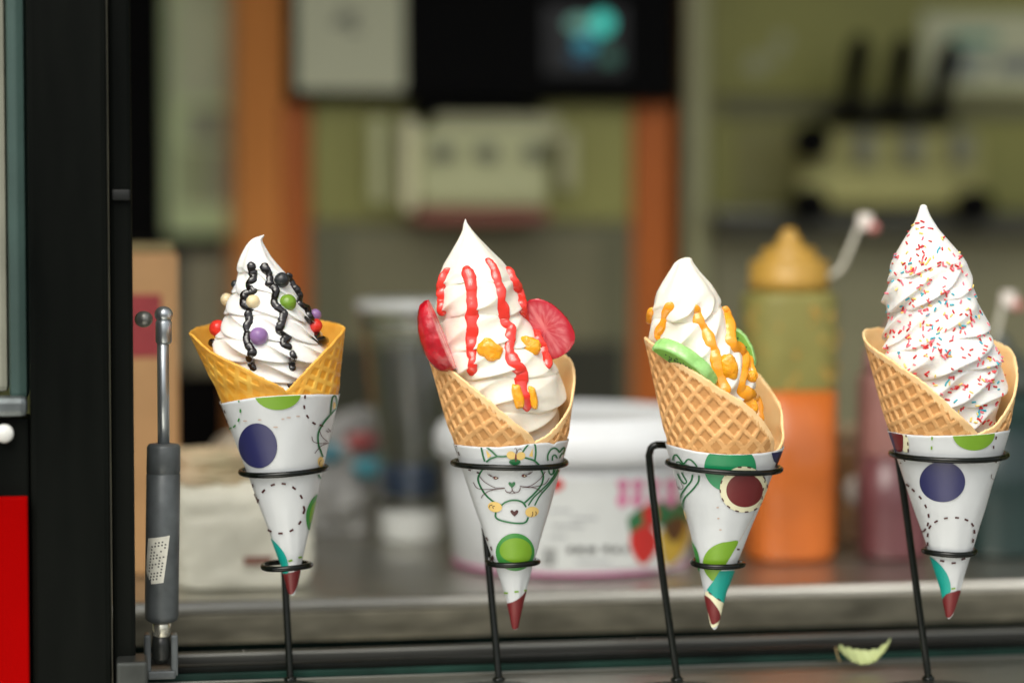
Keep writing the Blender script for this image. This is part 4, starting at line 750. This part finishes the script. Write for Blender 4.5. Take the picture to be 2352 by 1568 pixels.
# squeeze bottles
amber_cap = mat('amber_cap', (0.46, 0.27, 0.05), .4, var=.12, vscale=40, sss=.2, srad=.004)
def bottle(px, py, wpx, htop, label, sauce_c, wall_c, level, cap, sq=.16, fl=True, tether=None, tipc=None):
    """px, py foot; wpx body width; pixel rows: shoulder, collar top, step top, tip"""
    q = base(px, py); r = wpx/2*(q[1]*1.03)/FPX; c = np.array([q[0], q[1]+r*.9, Z_C+.0006]); c[0] = PY(px, py-300, c[1])[0]; k_ = c[1]*1.015/FPX; r = wpx/2*k_
    b = thing('squeeze_bottle', label, 'sauce bottle', c, 'squeeze bottles of sauce on the counter')
    hs, hc, h2, h3 = [(py-3-v)*k_ for v in htop]; hl = (py-3-level)*k_
    nm = 'm%d' % px
    sm = mat('sauce_'+nm, sauce_c, .3, var=.22, vscale=14, sss=.15, srad=.004, coat=.25); wm = mat('bottle_wall_'+nm, wall_c, .4, var=.12, vscale=30, trans=.25, ior=1.3)
    V, F = lathe([(r*.3, 0), (r*.90, 0), (r*.97, .003), (r, .008), (r, hl*.5), (r, hl)], 64, c, sq); mk('sauce_filled_body', V, F, sm, b)
    V, F = lathe([(r*.999, hl+.0003), (r, hl+.001), (r, hs-.006), (r*.97, hs-.002), (r*.9, hs), (r*.85, hs+.001)], 64, c, sq); up = mk('bottle_upper', V, F, wm, b)
    if fl:
        for i in range(26):
            a = math.radians(random.uniform(-160, -20)); p_ = 2+sq*6; kk = (abs(math.cos(a))**p_+abs(math.sin(a))**p_)**(-1/p_)*r; zz = random.uniform(hl+.004, hs-.012)
            V, F = sphere(c+np.array([kk*math.cos(a), kk*math.sin(a), zz]), random.uniform(.0012, .0026), 2, (1, .4, 1.8)); mk('sauce_streak', V, F, amber_cap, up)
    rc = r*.88; ridges = []
    V, F = lathe([(rc*.8, hs+.0012), (rc, hs+.002), (rc, hs+(hc-hs)*.48), (rc*.985, hs+(hc-hs)*.5), (rc*.98, hc-.003), (rc*.94, hc), (rc*.70, hc+.001), (rc*.68, h2-.003), (rc*.62, h2), (rc*.36, h2+.001), (rc*.32, h2+.006), (rc*.2, h3-.004), (rc*.13, h3), (.001, h3)], 64, c); mk('cap', V, F, cap, b)
    if tether:
        T = []
        for tx, ty in tether: T.append(PY(tx, ty, c[1]+.0))
        V, F = tube(catmull(np.array(T), .004), 6*k_, 12); th_ = mk('cap_tether', V, F, mat('tether_'+nm, (.6, .58, .48), .4, var=.05), b); e = T[-1]
        V, F = lathe([(.001, -.006), (.0062, -.006), (.0068, -.003), (.0062, .007), (.001, .008)], 24, e+np.array([.004, 0, 0])); mk('tip_cap', V, F, mat('tipcap_'+nm, (.72, .66, .6), .4, var=.1), th_)
        V, F = sphere(e+np.array([.010, -.004, -.004]), .005, 3); mk('sauce_drop', V, F, mat('drop_'+nm, tipc, .3, var=.1), th_)
    return b
bottle(1810, 1292, 212, (668, 592, 563, 518), 'orange sauce squeeze bottle with amber cap and white tether', (.52, .13, .018), (.30, .275, .085), 892, amber_cap, tether=[(1866, 650), (1925, 622), (1950, 575), (1976, 512)], tipc=(.55, .2, .18))
bottle(2052, 1288, 160, (850, 790, 764, 720), 'mauve sauce squeeze bottle behind the sprinkle cone', (.13, .045, .05), (.34, .17, .15), 1040, mat('mauve_cap', (.3, .14, .14), .4, var=.1), fl=False)
bottle(2300, 1282, 190, (900, 830, 800, 752), 'dark green sauce squeeze bottle at the right edge of the counter', (.012, .03, .028), (.02, .045, .04), 960, mat('dark_cap', (.05, .06, .05), .4, var=.1), fl=False, tether=[(2282, 800), (2290, 760), (2298, 720), (2306, 690)], tipc=(.55, .2, .18))
q = PZ(2332, 1230, Z_C); V, F = tube(np.array([PY(2326, 800, 2.1), PY(2336, 740, 2.1), PY(2342, 690, 2.1)]), .0026, 12)
# jar between the bottles
q = base(1945, 1248); kj = (q[1]+.03)/FPX*1.01; c = np.array([float(PY(1945, 1100, q[1]+42*kj)[0]), q[1]+42*kj, Z_C+.0006]); jr = thing('topping_jar', 'small brown jar of nuts between the two sauce bottles', 'jar', c)
V, F = lathe([(.001, 0), (36*kj, 0), (42*kj, .004), (43*kj, 215*kj), (38*kj, 235*kj), (.001, 237*kj)], 48, c); jb = mk('jar_body', V, F, mat('jar_brown', (.26, .13, .05), .3, var=.6, vscale=70, coat=.5), jr)
V, F = lathe([(.001, 238*kj), (40*kj, 238*kj), (41*kj, 268*kj), (36*kj, 275*kj), (.001, 276*kj)], 48, c); mk('jar_lid', V, F, mat('jar_lid_m', (.45, .33, .2), .4, var=.2), jr)
V, F = sphere(c+np.array([.004, -42*kj, 125*kj]), .011, 3, (1, .25, 1.1), .2); mk('jar_pale_patch', V, F, mat('pale_patch_m', (.72, .66, .58), .4, var=.2), jb)  # pale raised patch on the jar front
# fallen leaf on the ledge
lf = mat('pale_leaf', (.42, .48, .22), .5, var=.25, vscale=60, bump=.15, bscale=150, sss=.2, srad=.001)
nl, nw = 34, 9; LV = []; c0 = PZ(1985, 1535, Z_L+.0008)
for i in range(nl):
    t = i/(nl-1); hw = .0105*math.sin(math.pi*min(1, t*1.02)**.8)**.8*(1+.05*math.sin(t*31))
    for j in range(nw):
        s_ = j/(nw-1)*2-1; x = (t-.5)*.037; y = s_*hw; zc_ = .0012+.012*abs(t-.5)**2.2*4*.8+.0055*(t > .5)*((t-.5)*2)**3+.0035*abs(s_)**1.3+.0006*math.sin(t*40+s_*5)
        LV.append(c0+RT*x+FH*(y*.75)+ZZ*(zc_+(y+.0105)*.36))
lfr = thing('fallen_leaf', 'pale green curled leaf lying on the steel ledge', 'leaf', c0)
bl = mk('leaf_blade', np.array(LV), quads(nl, nw, False), lf, lfr); V, F = tube(catmull(np.array([c0-RT*.017+ZZ*.005, c0-RT*.019+ZZ*.009, c0-RT*.0205+ZZ*.0155]), .001), .0006, 8); mk('leaf_stalk', V, F, mat('leaf_stalk_m', (.25, .18, .08), .6, var=.1), lfr)
# ------------------------------------------------------------------ machines at the back
YM = 2.50
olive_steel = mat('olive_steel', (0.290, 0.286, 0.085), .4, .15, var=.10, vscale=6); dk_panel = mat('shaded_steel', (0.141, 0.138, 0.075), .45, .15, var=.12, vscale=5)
orange_p = mat('orange_panel', (0.46, 0.11, 0.008), .42, var=.08, vscale=4); orange_l = mat('lit_orange_panel', (0.92, 0.35, 0.1), .40, var=.08, vscale=4)  # side orange is a lighter copy, its light put into the colour
blackp = mat('black_plastic', (.002, .002, .002), .5, spec=.06, var=.2); offw = mat('offwhite_plastic', (0.55, 0.565, 0.31), .4, var=.06, vscale=15); noz = mat('grey_nozzle', (0.17, 0.175, 0.125), .4, var=.1)
x0, x1, z0, z1 = rect(652, -300, 1550, 1400, YM)
m1 = thing('soft_serve_machine', 'orange soft serve machine with black display header behind the strawberry cone', 'ice cream machine', ((x0+x1)/2, YM+.4, .4), 'soft serve machines behind the counter')
def mz(px, py, Y=YM): return float(PY(px, py, Y)[2])
zh = mz(1100, 234)
box('cabinet', x0+.006, x1-.006, YM+.012, YM+.86, .42, zh+.5, orange_l, m1, .006); 
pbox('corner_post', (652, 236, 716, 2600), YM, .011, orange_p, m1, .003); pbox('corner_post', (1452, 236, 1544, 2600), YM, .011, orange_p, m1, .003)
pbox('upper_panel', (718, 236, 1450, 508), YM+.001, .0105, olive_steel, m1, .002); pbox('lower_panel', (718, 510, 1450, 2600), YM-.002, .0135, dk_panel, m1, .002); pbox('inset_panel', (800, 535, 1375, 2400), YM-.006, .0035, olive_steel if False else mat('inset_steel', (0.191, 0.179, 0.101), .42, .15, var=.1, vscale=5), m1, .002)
a0, a1 = PY(655, 784, YM+.004), PY(548, 784, YM+.07); cv = [(a0[0], a0[1]), (a1[0], a1[1]), (a1[0], a1[1]+.3), (a0[0], a0[1]+.3)]  # slanted side, shaped and turned forward to catch more light
mk('light_catching_side', np.array([(x, y, z) for z in (.42, zh+.5) for x, y in cv]), [[0, 1, 5, 4], [1, 2, 6, 5], [2, 3, 7, 6], [3, 0, 4, 7], [3, 2, 1, 0], [4, 5, 6, 7]], orange_l, m1, smooth=False)
pbox('shade_panel', (740, 790, 1430, 2300), YM-.011, .004, mat('painted_shade_panel', (.035, .036, .02), .5, .1, var=.3, vscale=6), m1, .002)  # dark sheet added over the lower front, painting in its downward shade
hd = pbox('header', (664, -320, 1556, 234), YM-.03, .04, blackp, m1, .006)
pbox('header_lower', (948, 238, 1248, 274), YM-.02, .03, blackp, m1, .006)
scr = pbox('screen', (1250, 12, 1440, 172), YM-.032, .0015, mat('screen_glass', (.003, .004, .005), .15, var=0), hd, .001)
glow = mat('screen_teal', (.05, .60, .50), .4, var=0, emit=.55); glow2 = mat('screen_blue', (.02, .20, .26), .4, var=0, emit=.45); glow3 = mat('screen_dim', (.02, .10, .07), .4, var=0, emit=.4)
def disc(name, px, py, rx, ry, Y, m, parent):
    q = PY(px, py, Y); a = np.linspace(0, 2*math.pi, 24, endpoint=False); kk = Y*1.01/FPX
    mk(name, np.stack([q[0]+rx*kk*np.cos(a), np.full(24, Y), q[2]+ry*kk*np.sin(a)], -1), [list(range(24))], m, parent, smooth=False)
disc('screen_shape', 1383, 54, 26, 26, YM-.0325, glow, scr); disc('screen_shape', 1332, 56, 32, 18, YM-.0326, mat('screen_pale', (.12, .3, .24), .4, var=0, emit=.5), scr); disc('screen_shape', 1345, 98, 28, 20, YM-.0327, glow2, scr); disc('screen_shape', 1400, 132, 22, 18, YM-.0328, glow3, scr); disc('screen_shape', 1335, 130, 30, 14, YM-.0329, mat('screen_navy', (.01, .05, .09), .4, var=0, emit=.4), scr)
pn = pbox('paper_notice', (682, -60, 928, 208), YM-.034, .0015, mat('notice_paper', (0.56, 0.57, 0.4), .6, var=.05, vscale=10), None, .0003); tag(pn, 'pale paper notice fixed on the black machine header', 'notice')
V, F = gbox(-1, 1, -.1, .1, -1, 1, 0); 
for (a_, b_, w_, h_) in ((800, 35, 22, 9), (790, 52, 26, 7), (812, 70, 16, 6)):
    r_ = rect(a_-w_, b_-h_, a_+w_, b_+h_, YM-.0345); box('notice_print', r_[0], r_[1], YM-.0350, YM-.0342, r_[2], r_[3], mat('notice_ink_%d' % b_, (.22, .22, .17), .6, var=.1), pn, 0)
# dispensing head of machine 1
hd1 = pbox('dispensing_head', (965, 292, 1262, 478), YM-.07, .066, offw, m1, .012); pbox('head_block', (1000, 262, 1290, 330), YM-.05, .045, mat('dull_head', (0.429, 0.422, 0.252), .45, var=.1), m1, .008)
pbox('side_guide', (852, 268, 892, 470), YM-.035, .034, offw, m1, .010); pbox('side_guide', (925, 270, 962, 486), YM-.05, .048, mat('guide_white', (0.858, 0.832, 0.546), .4, var=.05), m1, .010); pbox('side_guide', (1288, 300, 1325, 440), YM-.03, .028, mat('guide_dull', (0.546, 0.538, 0.315), .4, var=.05), m1, .010)
for x in (1018, 1120, 1232): pbox('nozzle', (x-24, 330, x+24, 368), YM-.085, .018, noz, hd1, .006)
pbox('drip_tray', (958, 480, 1262, 512), YM-.08, .076, mat('red_drip_tray', (.26, .085, .06), .45, var=.2, vscale=20), m1, .004)
# machine 2
YN = 2.56; x0, x1, z0, z1 = rect(1572, -300, 2500, 1400, YN)
m2 = thing('soft_serve_machine', 'olive steel soft serve machine with three black levers at the right back', 'ice cream machine', ((x0+x1)/2, YN+.4, .4), 'soft serve machines behind the counter')
body2 = mat('olive_machine_body', (0.235, 0.235, 0.062), .42, .1, var=.14, vscale=5); body3 = mat('olive_machine_dull', (0.217, 0.208, 0.072), .45, .1, var=.15, vscale=6); headm = mat('khaki_head', (0.36, 0.345, 0.125), .42, var=.1, vscale=12)
box('cabinet', x0+.02, x1, YN+.012, YN+.8, .42, 2.2, body3, m2, .006)
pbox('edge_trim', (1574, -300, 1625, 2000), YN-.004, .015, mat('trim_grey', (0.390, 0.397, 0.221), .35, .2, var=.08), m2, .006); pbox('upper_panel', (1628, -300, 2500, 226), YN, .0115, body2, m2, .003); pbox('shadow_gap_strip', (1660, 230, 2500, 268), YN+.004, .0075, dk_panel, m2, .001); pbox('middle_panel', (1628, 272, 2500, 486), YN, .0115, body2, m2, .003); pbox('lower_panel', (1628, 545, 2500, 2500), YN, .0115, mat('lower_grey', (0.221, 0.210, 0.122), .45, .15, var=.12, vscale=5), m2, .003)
pbox('recess_panel', (1690, 285, 1832, 470), YN-.003, .0028, body3, m2, .002)
h2_ = pbox('dispensing_head', (1870, 300, 2262, 478), YN-.06, .058, headm, m2, .012); pbox('lower_block', (1840, 392, 2200, 470), YN-.075, .014, headm, m2, .006)
for x in (1990, 2100, 2215): pbox('nozzle', (x-22, 300, x+22, 380), YN-.078, .016, noz, h2_, .006)
pbox('lever_bar', (1905, 246, 2200, 286), YN-.055, .03, blackp, m2, .008)
for (xa, ya, xb, yb) in ((1978, 88, 1948, 256), (2078, 92, 2050, 256), (2186, 100, 2148, 256)):
    A, B = PY(xa, ya, YN-.10), PY(xb, yb, YN-.05); V, F = tube(np.array([A+(B-A)*t for t in np.linspace(0, 1, 9)]), np.array([8, 12, 13, 13, 12, 11, 10.5, 10, 9])*.001, 20); mk('lever', V, F, blackp, m2)
for x, y in ((1857, 326), (1852, 472), (2228, 474)):
    q = PY(x, y, YN-.078); V, F = lathe([(.001, 0), (.018, 0), (.0195, .004), (.0195, .02), (.015, .026), (.001, .027)], 28); V = np.stack([V[:, 0], -V[:, 2], V[:, 1]], -1)+q; mk('knob', V, F, blackp, m2)
pbox('drip_shelf', (1660, 488, 2500, 540), YN-.06, .058, mat('dark_shelf', (.06, .06, .045), .4, .3, var=.2), m2, .004); pbox('shelf_edge', (1640, 484, 1800, 500), YN-.075, .013, alu, m2, .002)
ms = pbox('machine_sticker', (2118, 30, 2420, 208), YN-.0035, .003, mat('sticker_pale', (0.520, 0.538, 0.357), .5, var=.08), m2, .0005)
for r_, c_ in (((2185, 78, 2290, 100), (.03, .25, .2)), ((2160, 120, 2270, 150), (.26, .31, .27)), ((2200, 150, 2250, 180), (.22, .25, .22)), ((2290, 130, 2400, 170), (.16, .18, .18))):
    pbox('sticker_print', r_, YN-.0045, .0008, mat('stk_%d' % r_[0], c_, .5, var=.1), ms, 0)
fd = mat('faded_mark', (.33, .34, .2), .5, var=.15)
for px_, py_, rx_ in ((1738, 150, 26), (1795, 95, 20), (1780, 130, 16)): disc('faded_logo', px_, py_, rx_, rx_, YN-.0006, fd, m2)
# tall cabinet at the left
YK = 2.8; x0, x1, z0, z1 = rect(250, -200, 560, 1200, YK)
cbn = thing('display_cabinet', 'tall cabinet with pale green glass door in a black frame at the left back', 'cabinet', ((x0+x1)/2, YK+.2, .4))
box('cabinet_body', x0, x1+.09, YK+.01, YK+.5, .42, 2.2, mat('cab_dark', (.03, .032, .025), .5, var=.1), cbn, .004)
pbox('door_frame', (250, -250, 374, 566), YK-.02, .028, blackp, cbn, .004); dp = pbox('door_panel', (378, -250, 640, 540), YK-.012, .018, mat('pale_green_door', (0.66, 0.84, 0.46), .3, .0, var=.12, vscale=7), cbn, .003); pbox('door_bottom_rail', (364, 543, 640, 572), YK-.02, .028, blackp, cbn, .004)
for r_, c_ in (((400, -200, 520, 230), (.66, .76, .52)), ((430, 250, 530, 330), (.36, .40, .28)), ((415, 340, 470, 470), (.40, .47, .26)), ((480, 340, 535, 470), (.36, .38, .27))): pbox('door_poster', r_, YK-.0135, .0012, mat('poster_%d_%d' % r_[:2], c_, .5, var=.12, vscale=14), dp, 0)
pbox('lower_drawer', (420, 580, 640, 850), YK-.012, .02, mat('drawer_grey', (0.312, 0.314, 0.210), .4, var=.1), cbn, .003); pbox('plinth', (300, 855, 640, 1600), YK-.010, .018, blackp, cbn, .003)
